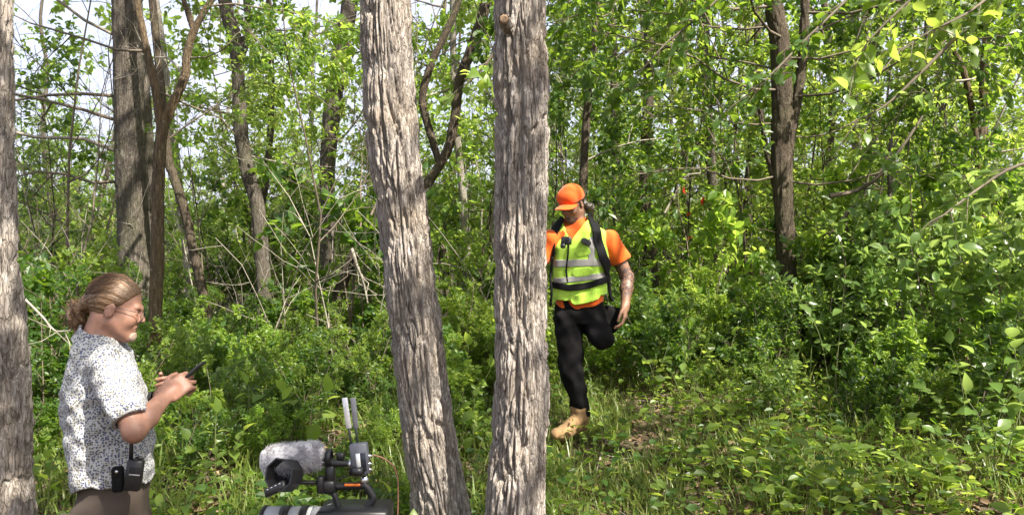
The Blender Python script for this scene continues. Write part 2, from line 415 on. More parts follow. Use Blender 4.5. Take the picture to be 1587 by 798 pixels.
class Veg:
    def __init__(s, seed): s.rng = np.random.default_rng(seed); s.br = []; s.segs = []
    def branch(s, p, d, L, r, level, maxl, kids=4, wander=0.25, up=0.1, ratio=0.55, leafy=True, first=0.25, rend=0.35, spread=0.9):
        rng = s.rng; n = 6 if level < maxl else 4
        d = unit(np.asarray(d, dtype=float)); P = [np.asarray(p, dtype=float)]
        for i in range(n):
            d = unit(d + rng.normal(0, wander, 3) * 0.5 + np.array((0, 0, up)) * 0.5)
            P.append(P[-1] + d * L / n)
        P = np.array(P); rr = np.linspace(r, max(r * rend, 0.0015), n + 1)
        s.br.append((P, rr, level))
        if level >= maxl:
            if leafy: s.segs += [(P[i], P[i + 1]) for i in range(1, n)]
            return P
        nk = max(1, int(round(kids * rng.uniform(0.75, 1.25))))
        for k in range(nk):
            t = first + (1 - first) * (k + rng.random()) / nk
            i = min(int(t * n), n - 1); q = P[i] + (P[i + 1] - P[i]) * (t * n - i)
            ax = unit(P[i + 1] - P[i]); o = rng.normal(0, 1, 3); o = unit(o - ax * np.dot(o, ax))
            dd = unit(ax * rng.uniform(0.4, 0.9) + o * spread + np.array((0, 0, 0.1)))
            s.branch(q, dd, L * ratio * rng.uniform(0.7, 1.2) * (1.15 - 0.5 * t), rr[i] * 0.6, level + 1, maxl, kids, wander, up, ratio, leafy, 0.2, rend, spread)
        if leafy: s.segs += [(P[-2], P[-1])]
        return P
    def wood(s, minr=0.0):
        mb = MB()
        for P, rr, lv in s.br:
            if rr[0] < minr: continue
            v, f = tube(P, rr, 7 if rr[0] > 0.02 else (5 if rr[0] > 0.006 else 3)); mb.add(v, f)
        return mb
    def leaf_mesh(s, name, mat, per, size, tpl=LEAF_MID, maxn=None, **kw):
        segs = np.array(s.segs)
        if maxn and len(segs) * per > maxn:
            segs = segs[s.rng.permutation(len(segs))[:maxn // per]]
        p, a, nr, sz = twig_leaves(s.rng, segs, per, size, **kw)
        v, f = leaves_vf(p, a, nr, sz, tpl)
        return mesh_data(name, v, f, mat, smooth=False)

# ------------------------------------------------------------------ crown shapes shared by the trees (each tree links its own copy)
def crown_protos():
    out = []
    for k, (L, kids, mat, sz, per) in enumerate([(3.2, 5, 'leaf', 0.105, 5), (3.6, 5, 'leaf_light', 0.11, 5), (2.8, 5, 'leaf_dark', 0.10, 5), (3.4, 5, 'leaf', 0.095, 6)]):
        vg = Veg(100 + k); rng = vg.rng
        stem = vg.branch((0, 0, 0), (0, 0, 1), 5.0, 0.085, 0, 0, wander=0.1, up=0.3, leafy=False)
        for j in range(11):
            t = 0.12 + 0.88 * (j + rng.random() * 0.6) / 11
            q = stem[min(int(t * 4), 3)] * (1 - (t * 4) % 1) + stem[min(int(t * 4) + 1, 4)] * ((t * 4) % 1)
            an = j * 2.4 + rng.random()
            vg.branch(q, (math.cos(an), math.sin(an), 0.35), L * (1.1 - 0.55 * t) * rng.uniform(0.8, 1.15), 0.045 * (1.1 - 0.5 * t), 1, 3, kids, 0.3, 0.12, 0.5)
        lm = vg.leaf_mesh('crown', M[mat], per, sz, spread=0.6, droop=0.35, maxn=7000)
        wm = vg.wood(0.004).data('limb', M['twig'])
        th = vg.leaf_mesh('crown', M[mat], per, sz, spread=0.6, droop=0.35, maxn=3300)
        sp_ = vg.leaf_mesh('crown', M[mat], per, sz, spread=0.6, droop=0.35, maxn=1500)
        out.append((lm, wm, th, sp_))
    return out
CROWNS = crown_protos()

def bough_protos():
    """leafy side boughs, root at origin, reaching along +x"""
    out = []
    for k, (mat, sz, L) in enumerate([('leaf', 0.085, 1.8), ('leaf_light', 0.095, 1.7), ('leaf_dark', 0.08, 1.9), ('leaf', 0.075, 1.5)]):
        vg = Veg(300 + k)
        vg.branch((0, 0, 0), (1, 0, 0.25), L, 0.012, 0, 2, 7, 0.28, 0.05, 0.5)
        out.append((vg.leaf_mesh('foliage', M[mat], 4, sz, spread=0.6, droop=0.35), vg.wood().data('bough', M['twig'])))
    return out
BOUGHS = bough_protos()

def twig_protos():
    """bare dead boughs"""
    out = []
    for k in range(4):
        vg = Veg(400 + k)
        vg.branch((0, 0, 0), (1, 0, 0.1), 1.9, 0.016, 0, 3, 4, 0.4, 0.02, 0.6, leafy=False, rend=0.3)
        out.append(vg.wood().data('bare_bough', M['twig'] if k % 2 else M['twig_pale']))
    return out
TWIGS = twig_protos()

def place(o, loc, rz=0, s=1.0, tilt=(0, 0)):
    o.location = loc; o.rotation_euler = (tilt[0], tilt[1], rz); o.scale = (s, s, s) if np.isscalar(s) else s
    return o

def tree(name, label, pts, Y, mat, top=9.0, crown=None, sides=40, rows=140, ridge=0.03, depth=0.006, cat='tree', group=None,
         seed=1, boughs=(), bare=(), forks=(), hero=False, crown_s=1.0, lean=None, flare=0.25):
    """pts: rows (px, py, diameter px) down the stem, as seen at depth Y; extended down to the ground and up to height top"""
    rng = np.random.default_rng(seed)
    pts = sorted(pts, key=lambda q: q[1]); W = []; Rr = []
    for q in pts:
        yy = q[3] if len(q) > 3 else Y
        W.append(at(q[0], q[1], yy)); Rr.append(q[2] / 2 / F * yy)
    W = W[::-1]; Rr = Rr[::-1]                  # bottom first
    d = W[0] - W[1]; gz = float(ground(W[0][0], W[0][1])) - 0.08
    if W[0][2] > gz + 0.05:
        k = (W[0][2] - gz) / max(-d[2], 0.05) if d[2] < -0.05 else (W[0][2] - gz)
        q = W[0] + (d * k if d[2] < -0.05 else np.array((0, 0, -k))) ; q[0] = W[0][0] + np.clip(q[0] - W[0][0], -0.4, 0.4); q[1] = W[0][1] + np.clip(q[1] - W[0][1], -0.2, 0.2); q[2] = gz
        W.insert(0, q); Rr.insert(0, Rr[0] * 1.12)
    base = W[0].copy(); base[2] = gz + 0.08
    root = empty(name, base, label, cat, group)
    if top and W[-1][2] < top:
        d = unit(W[-1] - W[-2]); d = unit(d + np.array((0, 0, 0.8))) if lean is None else unit(np.array(lean))
        n_ = max(1, int((top - W[-1][2]) / 1.6))
        L = (top - W[-1][2]) / n_
        for k in range(n_):
            W.append(W[-1] + d * L + rng.normal(0, 0.05, 3) * (1, 1, 0)); Rr.append(Rr[-1] * 0.86)
    W = np.array(W) - base
    v, f = bark_tube(W, np.array(Rr), sides, rows, seed * 13 + 5, ridge, 10.5 if hero else 7.5, depth, flare, 0.035 if hero else 0.05)
    tr = obj('trunk', mesh_data('trunk', v, f, M[mat]), root)
    if crown is not None:
        lm, wm, th_, sp_ = CROWNS[crown % len(CROWNS)]
        o = obj('crown', th_ if hero else sp_, root); place(o, W[-1] - np.array((0, 0, 1.2)), rng.uniform(0, 6.28), crown_s)
        b_ = obj('limb', wm, o)
    for fk in forks:                              # forked stems: rows (px,py,w[,Y]) from the fork outwards
        FW = np.array([at(q[0], q[1], q[3] if len(q) > 3 else Y) for q in fk]) - base
        FR = np.array([q[2] / 2 / F * (q[3] if len(q) > 3 else Y) for q in fk])
        v, f = bark_tube(FW, FR, max(14, sides // 2), max(24, rows // 2), seed * 7 + 3, ridge, 5.5, depth, 0)
        obj('forked_stem', mesh_data('forked_stem', v, f, M[mat]), root)
    for (px, py, rz, el, s, k) in boughs:         # leafy boughs rooted on the stem near the height seen at py
        yy = Y; p = at(px, py, yy) - base
        lm, wm = BOUGHS[k % len(BOUGHS)]
        o = obj('bough', wm, root); o.location = p; o.rotation_euler = (rng.uniform(-0.5, 0.5), -R(el), R(rz)); o.scale = (s, s, s)
        c = obj('foliage', lm, o)
    for (px, py, rz, el, s, k) in bare:
        p = at(px, py, Y) - base
        o = obj('bare_bough', TWIGS[k % len(TWIGS)], root); o.location = p; o.rotation_euler = (rng.uniform(0, 6), -R(el), R(rz)); o.scale = (s, s, s)
    return root

# --- the two pale furrowed trunks in front, and the one at the frame's edge
tA = tree('leaning_tree', 'leaning grey tree with furrowed bark beside the video camera',
     [(597, 0, 70), (601, 100, 71), (608, 200, 74), (620, 300, 72), (632, 400, 71), (643, 500, 73), (654, 600, 73), (670, 700, 76), (687, 798, 80)], 4.0,
     'bark_hero', top=8.5, crown=0, sides=220, rows=720, hero=True, ridge=0.036, depth=0.028, seed=11, crown_s=1.1)
tB = tree('straight_tree', 'thick straight grey tree half hiding the man in orange',
     [(804, -120, 76), (806, 0, 73), (808, 90, 76), (809, 200, 75), (807, 300, 71), (806, 400, 71), (807, 500, 71), (808, 600, 75), (804, 700, 79), (799, 798, 83)], 3.7,
     'bark_hero', top=8.0, crown=3, sides=220, rows=720, hero=True, ridge=0.037, depth=0.031, seed=23, crown_s=1.1)
# sawn stub high on the straight tree
bB = Vector(tB.location)
sp = np.array(at(790, 52, 3.66)) - np.array(bB); se = np.array(at(781, 30, 3.50)) - np.array(bB)
v, f = bark_tube(np.array([sp, (sp + se) / 2, se]), np.array([0.036, 0.030, 0.024]), 40, 30, 77, 0.02, 4, 0.006)
st = obj('branch_stub', mesh_data('branch_stub', v, f, M['bark_hero']), tB)
mb = MB(); ax = unit(se - sp); mlathe(mb, se - ax * 0.004, ax, [(0, 0.022), (0.007, 0.020), (0.013, 0.014), (0.005, 0.008), (0.010, 0.001)], 9)
mb.build('sawn_face', plain('sawn_wood', (0.36, 0.24, 0.15), 0.8, var=0.45, scale=60), st)
tC = tree('edge_tree', 'thick grey trunk cut by the photo edge behind the man with the phone',
     [(-24, 0, 66), (-22, 200, 70), (-18, 400, 76), (-8, 500, 78), (-2, 600, 80), (1, 700, 82), (3, 798, 84)], 3.5,
     'bark_hero', top=8.0, crown=1, sides=150, rows=480, hero=True, ridge=0.036, depth=0.027, seed=31, crown_s=1.0)

# ------------------------------------------------------------------ the other trees one can tell apart
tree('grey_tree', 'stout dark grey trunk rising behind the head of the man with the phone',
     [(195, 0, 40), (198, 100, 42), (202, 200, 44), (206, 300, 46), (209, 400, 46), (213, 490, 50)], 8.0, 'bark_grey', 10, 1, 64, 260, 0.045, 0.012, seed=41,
     bare=[(188, 60, 175, 10, 1.1, 0), (190, 150, 170, -5, 1.2, 1), (196, 240, 178, 25, 1.3, 2), (190, 190, 200, 15, 1.2, 3), (196, 280, 165, 15, 1.1, 1), (205, 20, 20, 20, 1.0, 0)])
tree('grey_tree', 'thinner grey trunk pressed close against the stout dark trunk',
     [(207, -10, 24), (216, 100, 25), (224, 200, 25), (228, 300, 22), (232, 400, 24), (236, 500, 26)], 8.5, 'bark_grey', 9, 0, 40, 180, 0.04, 0.01, seed=43)
tree('forked_tree', 'slender tan tree with forked top over the raised phone',
     [(252, 190, 17), (246, 260, 18), (244, 400, 19), (240, 500, 20), (238, 600, 22)], 6.6, 'bark_tan', None, None, 36, 150, 0.03, 0.006, seed=47,
     forks=[[(250, 200, 15), (241, 140, 12), (228, 80, 11), (214, 10, 10), (205, -60, 9), (190, -300, 8)],
            [(252, 200, 16), (266, 165, 14), (286, 120, 13), (290, 85, 12), (302, 45, 11), (325, 5, 9), (350, -40, 8)],
            [(300, 48, 9), (290, 15, 8), (276, -20, 7), (265, -60, 6)]],
     boughs=[(320, 10, 20, 10, 0.8, 1), (292, 90, -20, 0, 0.6, 2)], bare=[(230, 80, 190, 20, 0.8, 1), (285, 120, 180, 40, 0.7, 0), (240, 140, 20, -20, 0.6, 3)])
tree('crooked_tree', 'thin dark crooked stem just beyond the raised phone',
     [(256, 200, 12), (268, 270, 13), (285, 322, 14), (300, 390, 14), (318, 470, 15), (326, 530, 15)], 7.6, 'bark_brown', 6, None, 26, 110, 0.025, 0.004, seed=53,
     boughs=[(262, 215, 30, 30, 0.8, 0), (258, 200, 120, 40, 0.7, 1)])
tree('curved_tree', 'dark trunk with an S bend between the phone and the leaning tree',
     [(348, 0, 20), (364, 60, 21), (369, 120, 19), (373, 200, 21), (385, 270, 21), (399, 320, 21), (406, 400, 22), (409, 460, 22), (401, 540, 24)], 9.0, 'bark_grey', 10, 2, 40, 200, 0.035, 0.009, seed=59,
     forks=[[(368, 100, 14), (385, 50, 12), (382, 0, 11), (380, -60, 10)]],
     boughs=[(372, 60, 10, 15, 0.9, 1), (370, 130, -10, 5, 0.8, 1), (385, 20, 160, 10, 0.8, 0)], bare=[(380, 240, 10, 20, 0.8, 0), (372, 180, 170, 10, 0.8, 1)])
tree('pale_tree', 'short pale trunk section standing in the bushes right of the phone',
     [(272, 260, 13), (284, 340, 15), (292, 400, 16), (299, 500, 16)], 11.0, 'bark_pale', 8, 0, 28, 120, 0.03, 0.006, seed=61, group=None)
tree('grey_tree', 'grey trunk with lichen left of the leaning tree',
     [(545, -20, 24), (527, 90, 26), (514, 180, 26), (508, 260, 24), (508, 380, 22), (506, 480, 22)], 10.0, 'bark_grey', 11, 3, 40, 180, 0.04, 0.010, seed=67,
     boughs=[(515, 160, 190, 0, 0.9, 0), (525, 90, 10, 10, 0.9, 1)], bare=[(510, 230, 0, 15, 0.9, 0), (520, 120, 170, 30, 0.9, 2)])
tree('slanted_tree', 'dark slanting stem passing behind the leaning tree toward the sky',
     [(757, -20, 16), (737, 60, 17), (714, 120, 15), (702, 200, 14), (690, 240, 14), (656, 292, 15), (606, 338, 15), (562, 375, 16), (538, 420, 17), (522, 470, 18), (508, 560, 19)], 7.6, 'bark_brown', 8, 1, 36, 200, 0.03, 0.007, seed=71,
     forks=[[(680, 250, 11), (662, 190, 12), (655, 150, 12), (668, 100, 11), (692, 50, 11), (712, 0, 10), (725, -50, 9)]],
     boughs=[(700, 200, -20, 10, 0.55, 1), (735, 60, 170, -10, 0.6, 1), (712, 125, -10, 0, 0.5, 1)], bare=[(655, 150, 10, -10, 0.8, 0), (700, 90, -10, -25, 0.6, 1)])
tree('young_tree', 'thin brown stem rising directly behind the orange cap',
     [(928, -20, 9), (921, 60, 10), (914, 130, 11), (908, 200, 12), (904, 280, 13), (902, 380, 13)], 7.2, 'bark_brown', 7.5, 1, 24, 130, 0.022, 0.004, seed=73, crown_s=0.7,
     bare=[(907, 175, 170, 12, 0.35, 0), (915, 120, 20, 40, 0.5, 1), (905, 250, 15, 45, 0.6, 2), (925, 30, 20, 20, 0.5, 3)])
tree('young_tree', 'pale thin trunk in the gap right of the orange cap',
     [(948, -10, 11), (952, 120, 12), (955, 300, 13), (957, 420, 13)], 11.5, 'bark_grey', 9, 0, 24, 110, 0.03, 0.006, seed=79, boughs=[(950, 40, 0, 10, 1.0, 0)])
tree('dark_tree', 'dark bare trunk right of the walking man at shoulder height',
     [(1006, 120, 15), (1002, 200, 16), (1000, 260, 17), (1000, 330, 18), (1005, 380, 20), (1010, 440, 22)], 9.2, 'bark_brown', 8, 2, 36, 140, 0.03, 0.008, seed=83,
     boughs=[(1003, 130, 170, 0, 0.9, 2), (1003, 180, 0, 0, 0.9, 2)])
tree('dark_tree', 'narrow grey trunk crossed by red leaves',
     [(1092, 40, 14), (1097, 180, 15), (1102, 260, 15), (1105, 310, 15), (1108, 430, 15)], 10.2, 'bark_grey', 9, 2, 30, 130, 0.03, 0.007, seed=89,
     boughs=[(1095, 60, 180, 0, 1.1, 2), (1096, 120, 0, 0, 1.0, 2), (1094, 30, 220, 0, 1.4, 2), (1098, 170, 230, -5, 1.2, 2), (1096, 90, -60, 0, 1.3, 2)])
tree('broken_snag', 'short dark broken stump standing in the bushes behind the walking man',
     [(1121, 412, 16), (1124, 450, 18), (1127, 500, 20), (1128, 530, 22)], 8.4, 'bark_brown', None, None, 36, 80, 0.03, 0.010, 'stump', seed=97)
tree('stout_tree', 'stout dark tree with twin stems in the dense right thicket',
     [(1196, -20, 27), (1208, 60, 29), (1212, 150, 31), (1212, 250, 31), (1216, 360, 28), (1222, 470, 28)], 7.4, 'bark_brown', 9, 2, 56, 220, 0.035, 0.012, seed=101,
     forks=[[(1217, 330, 12), (1222, 240, 14), (1236, 150, 14), (1245, 80, 14), (1248, 0, 13), (1252, -60, 12)],
            [(1218, 400, 7), (1203, 300, 7), (1187, 230, 7), (1178, 170, 6)]],
     boughs=[(1205, 40, 180, 0, 1.0, 2), (1210, 110, 170, 5, 1.0, 0), (1215, 90, -5, 0, 1.0, 2), (1245, 60, 10, 10, 0.9, 0), (1212, 190, 190, 0, 0.8, 2), (1215, 210, 10, 0, 0.7, 2), (1200, 10, 200, -5, 1.3, 2), (1245, 20, -20, -5, 1.3, 2), (1212, 140, 215, 0, 1.1, 2), (1214, 60, 240, 0, 1.2, 2), (1230, 150, -40, 0, 1.1, 2), (1216, 270, 200, -10, .9, 2), (1216, 280, -30, -10, .9, 2)])
tree('pale_tree', 'pale sunlit far trunk right of the stout twin stemmed tree',
     [(1324, 60, 14), (1327, 180, 15), (1328, 280, 15), (1326, 430, 15)], 12.0, 'bark_pale', 9, 1, 30, 120, 0.035, 0.008, seed=103, boughs=[(1325, 90, 0, 10, 1.2, 1)])
tree('thin_tree', 'thin wavy grey sapling stem under the crossed dead branches',
     [(1381, 215, 6), (1379, 260, 7), (1379, 300, 8), (1371, 340, 8), (1372, 400, 9), (1378, 450, 9)], 7.0, 'bark_grey', None, None, 18, 90, 0.02, 0.003, seed=107, boughs=[(1380, 220, 60, 45, 0.5, 0)])
tree('reddish_tree', 'thin reddish brown trunk with dead twigs near the right edge',
     [(1534, -20, 11), (1526, 100, 12), (1522, 200, 13), (1518, 260, 13), (1520, 330, 16), (1530, 400, 18), (1541, 490, 19)], 7.8, 'bark_tan', 9, 0, 32, 160, 0.028, 0.006, seed=109,
     forks=[[(1519, 270, 8), (1508, 180, 9), (1496, 120, 9), (1480, 80, 7)]],
     bare=[(1524, 120, 170, 20, 0.7, 0), (1524, 60, 10, 0, 1.0, 1), (1520, 240, 10, -25, 0.7, 0), (1520, 270, 175, -20, 0.6, 2), (1526, 90, 0, 30, 1.0, 3)])
# unseen trees added out of frame, placed so their crowns throw dappled shade
for k, (x, y, h, c, s, lab) in enumerate([
    (3.7, 2.3, 6.2, 0, 0.65, 'unseen tall grey tree added for shade beyond the right edge'),
    (0.9, -0.5, 6.4, 1, 0.75, 'unseen grey tree added for shade right behind the viewer'),
    (10.5, -6.0, 9.0, 2, 1.2, 'unseen tall grey tree added farther out on the right'),
    (2.4, -2.2, 8.0, 3, 0.75, 'unseen tall grey tree added for shade behind the viewer near the shorter one'),
    (9.6, 7.6, 7.5, 0, 1.0, 'unseen tall grey tree added for shade past the right edge beyond the reddish trunk'),
    (10.6, 10.5, 8.5, 1, 1.3, 'unseen tall grey tree added for shade deep in the right thicket'),
    (3.5, -0.3, 7.0, 3, 0.85, 'unseen shorter grey tree added for dappled shade behind the viewer on the right'),
    (-2.6, -1.6, 8.2, 2, 1.1, 'unseen tall grey tree added behind the viewer on the left'),
    (-4.6, 4.6, 7.5, 3, 1.0, 'unseen tall grey tree added outside the left edge')]):
    root = empty('unseen_shade_tree', (x, y, float(ground(x, y))), lab, 'tree', 'unseen trees added for shade around the clearing')
    rng = np.random.default_rng(600 + k)
    P = np.array([(0, 0, -0.1), (0.05, 0, 1.5), (rng.normal(0, .1), rng.normal(0, .1), h * 0.5), (rng.normal(0, .15), rng.normal(0, .15), h)])
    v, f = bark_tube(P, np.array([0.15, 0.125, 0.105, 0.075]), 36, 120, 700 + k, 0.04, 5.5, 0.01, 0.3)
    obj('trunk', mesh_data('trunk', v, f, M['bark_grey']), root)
    o = obj('crown', CROWNS[c][0 if k in (1, 3) else 3 if k in (4, 6) else 2], root); place(o, P[-1] - np.array((0, 0, 2.6)), rng.uniform(0, 6.28), s); obj('limb', CROWNS[c][1], o)

# far trunks: alike thin stems in the wood behind
FARM = []
for k in range(4):
    rng = np.random.default_rng(800 + k)
    P = np.column_stack((np.cumsum(rng.normal(0, 0.10, 7)), np.cumsum(rng.normal(0, 0.10, 7)), np.linspace(-0.2, 9, 7)))
    v, f = bark_tube(P, np.linspace(0.07, 0.03, 7), 22, 90, 820 + k, 0.03, 5.5, 0.006, 0.2)
    FARM.append(mesh_data('trunk', v, f, M[['bark_grey', 'bark_brown', 'bark_pale', 'bark_grey'][k]]))
rng = np.random.default_rng(5)
far_px = {95: 'left of the stout dark grey trunk', 140: 'close left of the stout dark grey trunk', 330: 'between the crooked stem and the S bent trunk',
          470: 'left of the lichened grey trunk', 560: 'between the lichened trunk and the leaning tree', 690: 'in the gap right of the leaning tree',
          868: 'just left of the orange cap', 1045: 'right of the dark bare trunk', 1150: 'left of the stout twin stemmed tree', 1285: 'right of the stout twin stemmed tree',
          1465: 'left of the reddish trunk', 1030: 'between the dark bare trunk and the red leaves', 1068: 'just left of the red leaves', 1172: 'close behind the stout twin stemmed tree',
          1355: 'left of the thin wavy stem', 1405: 'right of the thin wavy stem', 1500: 'close left of the reddish trunk', 415: 'close right of the S bent trunk', 728: 'midway between the two big trunks'}
for k, (px, where) in enumerate(far_px.items()):
    Y = rng.uniform(13, 24) if k < 12 else rng.uniform(9.5, 13); p = at(px, 399, Y); p[2] = float(ground(p[0], p[1]))
    root = empty('far_tree', p, 'thin far trunk deep in the wood ' + where, 'tree', 'thin far trunks at the back of the wood')
    s = rng.uniform(0.7, 1.25)
    t = obj('trunk', FARM[k % 4], root); place(t, (0, 0, 0), rng.uniform(0, 6.28), (s, s, 1.0), (rng.normal(0, 0.06), rng.normal(0, 0.06)))
    if px > 600 and k < 12:
        o = obj('crown', CROWNS[k % 4][2], root); place(o, (0, 0, rng.uniform(3.6, 5.6)), rng.uniform(0, 6.28), rng.uniform(0.7, 1.0)); obj('limb', CROWNS[k % 4][1], o)

# dead fallen branches caught in the right thicket
def dead_branch(name, label, pts, r0, mat='twig'):
    W = np.array([at(*q) for q in pts]); base = W[0].copy()
    mb = MB(); P = spline(W - base, 24); mtube(mb, P, np.linspace(r0, r0 * 0.45, 24), 7)
    rng = np.random.default_rng(int(pts[0][0]))
    for k in range(6):
        i = rng.integers(5, 22); d = unit(rng.normal(0, 1, 3) + unit(P[-1] - P[0])) * rng.uniform(0.12, 0.4)
        mtube(mb, np.array([P[i], P[i] + d * 0.5 + rng.normal(0, .02, 3), P[i] + d]), [r0 * .35, r0 * .25, r0 * .1], 5)
    o = mb.build(name, M[mat], None, base); tag(o, label, 'branch'); return o
dead_branch('dead_branch', 'long dark dead branch slanting up toward the thin wavy sapling', [(1286, 304, 6.9), (1325, 296, 6.9), (1360, 275, 6.8), (1400, 225, 6.7), (1430, 180, 6.7)], 0.022)
dead_branch('dead_branch', 'dark dead branch crossing the other one like an X', [(1302, 345, 7.1), (1330, 310, 7.1), (1362, 270, 7.0), (1392, 215, 7.0)], 0.02)
dead_branch('dead_branch', 'bleached dead branch with bare twigs near the red leaves', [(1030, 330, 8.0), (1055, 285, 8.0), (1062, 272, 7.9), (1095, 268, 7.9)], 0.012, 'twig_pale')
dead_branch('dead_branch', 'thin pale broken stick leaning behind the leaning tree', [(545, 385, 7.0), (553, 410, 7.0), (563, 435, 7.0), (570, 470, 7.0)], 0.016, 'twig_pale')
dead_branch('dead_branch', 'thin pale twig sticking out level behind the neck of the man', [(40, 465, 5.0), (65, 490, 4.9), (85, 512, 4.9), (105, 513, 4.8)], 0.008, 'twig_pale')

# ------------------------------------------------------------------ undergrowth
def shrub_proto(seed, H, stems, mat, size, per, kids=5, lv=2, spread=0.35, tpl=LEAF_MID, cap=2600):
    vg = Veg(seed); rng = vg.rng
    for k in range(stems):
        an = rng.uniform(0, 6.28); d = (math.cos(an) * spread, math.sin(an) * spread, 1)
        vg.branch((math.cos(an) * 0.06, math.sin(an) * 0.06, -0.05), d, H * rng.uniform(0.65, 1.05), 0.006 * H, 0, lv, kids, 0.25, 0.18, 0.42, first=0.15)
    lm = vg.leaf_mesh('foliage', M[mat], per + 1, size * 0.82, tpl, spread=0.6, droop=0.2, maxn=cap, flat=0.65)
    return lm, vg.wood(0.0008).data('stems', M['twig'])

SH = [shrub_proto(900, 1.5, 5, 'leaf', 0.095, 3, cap=1500), shrub_proto(901, 1.7, 4, 'leaf_light', 0.115, 3, cap=1100), shrub_proto(902, 1.3, 6, 'leaf_dark', 0.065, 4),
      shrub_proto(903, 1.9, 4, 'leaf', 0.08, 4, cap=2000), shrub_proto(904, 1.2, 5, 'leaf_light', 0.07, 4, cap=2000), shrub_proto(905, 1.6, 5, 'leaf_dark', 0.125, 3, cap=1100),
      shrub_proto(906, 1.5, 5, 'leaf_pale', 0.125, 2, cap=800), shrub_proto(907, 1.7, 4, 'leaf_pale', 0.115, 2, cap=800)]
SAP = []
for k, (H, mat, sz) in enumerate([(4.2, 'leaf', 0.085), (5.2, 'leaf_light', 0.09), (4.6, 'leaf_dark', 0.08), (6.0, 'leaf', 0.08), (5.5, 'leaf_light', 0.085)]):
    vg = Veg(950 + k); rng = vg.rng
    st_ = vg.branch((0, 0, -0.1), (rng.normal(0, .06), rng.normal(0, .06), 1), H, 0.019, 0, 0, wander=0.2, up=0.22, leafy=False, rend=0.2)
    for j in range(16):
        t = 0.10 + 0.90 * (j + rng.random()) / 16; i = min(int(t * 4), 3); q = st_[i] + (st_[i + 1] - st_[i]) * (t * 4 - i)
        an = j * 2.4 + rng.random()
        vg.branch(q, (math.cos(an), math.sin(an), 0.45), H * 0.26 * (1.15 - 0.6 * t) * rng.uniform(.7, 1.2), 0.011 * (1.1 - .6 * t), 1, 2, 5, 0.3, 0.05, 0.5)
    SAP.append((vg.leaf_mesh('crown', M[mat], 4, sz * 1.15, spread=0.6, droop=0.35, maxn=2800), vg.wood(0.0015).data('stem', M['bark_brown'])))

def proto_collection(name, items):
    """prototypes for a mass: kept in a collection that is not part of the scene"""
    c = bpy.data.collections.new(name); k = 0
    for lm, wm in items:
        o = bpy.data.objects.new("%s_%02d" % (name, k), lm); c.objects.link(o); k += 1
        o = bpy.data.objects.new("%s_%02d" % (name, k), wm); c.objects.link(o); k += 1
    return c

def scatter(name, label, pts, rot, scl, idx, coll, cat=None):
    """one mass of plants: geometry nodes put prototype idx on each point"""
    me = bpy.data.meshes.new(name); pts = np.asarray(pts, dtype=np.float32); n_ = len(pts)
    me.vertices.add(n_); me.vertices.foreach_set("co", pts.ravel())
    a = me.attributes.new("rot", 'FLOAT_VECTOR', 'POINT'); a.data.foreach_set("vector", np.asarray(rot, dtype=np.float32).ravel())
    a = me.attributes.new("scl", 'FLOAT', 'POINT'); a.data.foreach_set("value", np.asarray(scl, dtype=np.float32))
    a = me.attributes.new("idx", 'INT', 'POINT'); a.data.foreach_set("value", np.asarray(idx, dtype=np.int32))
    o = obj(name, me); tag(o, label, cat, None, 'stuff')
    ng = bpy.data.node_groups.new(name + "_nodes", 'GeometryNodeTree')
    ng.interface.new_socket("Geometry", in_out='INPUT', socket_type='NodeSocketGeometry')
    ng.interface.new_socket("Geometry", in_out='OUTPUT', socket_type='NodeSocketGeometry')
    N = ng.nodes; L = ng.links
    gi = N.new("NodeGroupInput"); go = N.new("NodeGroupOutput"); ci = N.new("GeometryNodeCollectionInfo")
    ci.inputs["Collection"].default_value = coll; ci.inputs["Separate Children"].default_value = True; ci.inputs["Reset Children"].default_value = True
    def na(nm, ty):
        q = N.new("GeometryNodeInputNamedAttribute"); q.data_type = ty; q.inputs["Name"].default_value = nm; return q.outputs["Attribute"]
    jn = N.new("GeometryNodeJoinGeometry")
    for off in (0, 1):
        ip = N.new("GeometryNodeInstanceOnPoints"); ip.inputs["Pick Instance"].default_value = True
        ad = N.new("ShaderNodeMath"); ad.operation = 'MULTIPLY_ADD'; L.new(na("idx", 'INT'), ad.inputs[0]); ad.inputs[1].default_value = 2; ad.inputs[2].default_value = off
        L.new(gi.outputs[0], ip.inputs["Points"]); L.new(ci.outputs[0], ip.inputs["Instance"]); L.new(ad.outputs[0], ip.inputs["Instance Index"])
        er = N.new("FunctionNodeEulerToRotation"); L.new(na("rot", 'FLOAT_VECTOR'), er.inputs[0]); L.new(er.outputs[0], ip.inputs["Rotation"])
        L.new(na("scl", 'FLOAT'), ip.inputs["Scale"]); L.new(ip.outputs[0], jn.inputs[0])
    L.new(jn.outputs[0], go.inputs[0])
    md = o.modifiers.new("scatter", 'NODES'); md.node_group = ng
    return o

rng = np.random.default_rng(77)
def field(n, y0, y1, margin=1.25, power=1.0):
    Y = y0 + (y1 - y0) * rng.random(n) ** power
    X = (rng.random(n) * 2 - 1) * Y * 0.64 * margin + rng.uniform(-1, 1, n)
    return X, Y
# thicket of shrubs behind the figures
X, Y = field(300, 7.2, 32, 1.3, 1.25)
PX = 793.5 + X / Y * F
keep = ~((PX > 830) & (PX < 1010) & (Y < 6.6))
X, Y = X[keep], Y[keep]; n_ = len(X)
Z = ground(X, Y) - 0.03
sc_ = np.exp(rng.normal(0, .36, n_)) * np.interp(Y, [7, 11, 15, 30], [0.55, 0.72, 1.0, 1.3])
scatter('undergrowth_thicket', 'dense leafy green undergrowth filling the wood behind the figures', np.column_stack((X, Y, Z)),
        np.column_stack((rng.normal(0, .08, n_), rng.normal(0, .08, n_), rng.uniform(0, 6.28, n_))), sc_, rng.integers(0, 6, n_), proto_collection('shrub_proto', SH))
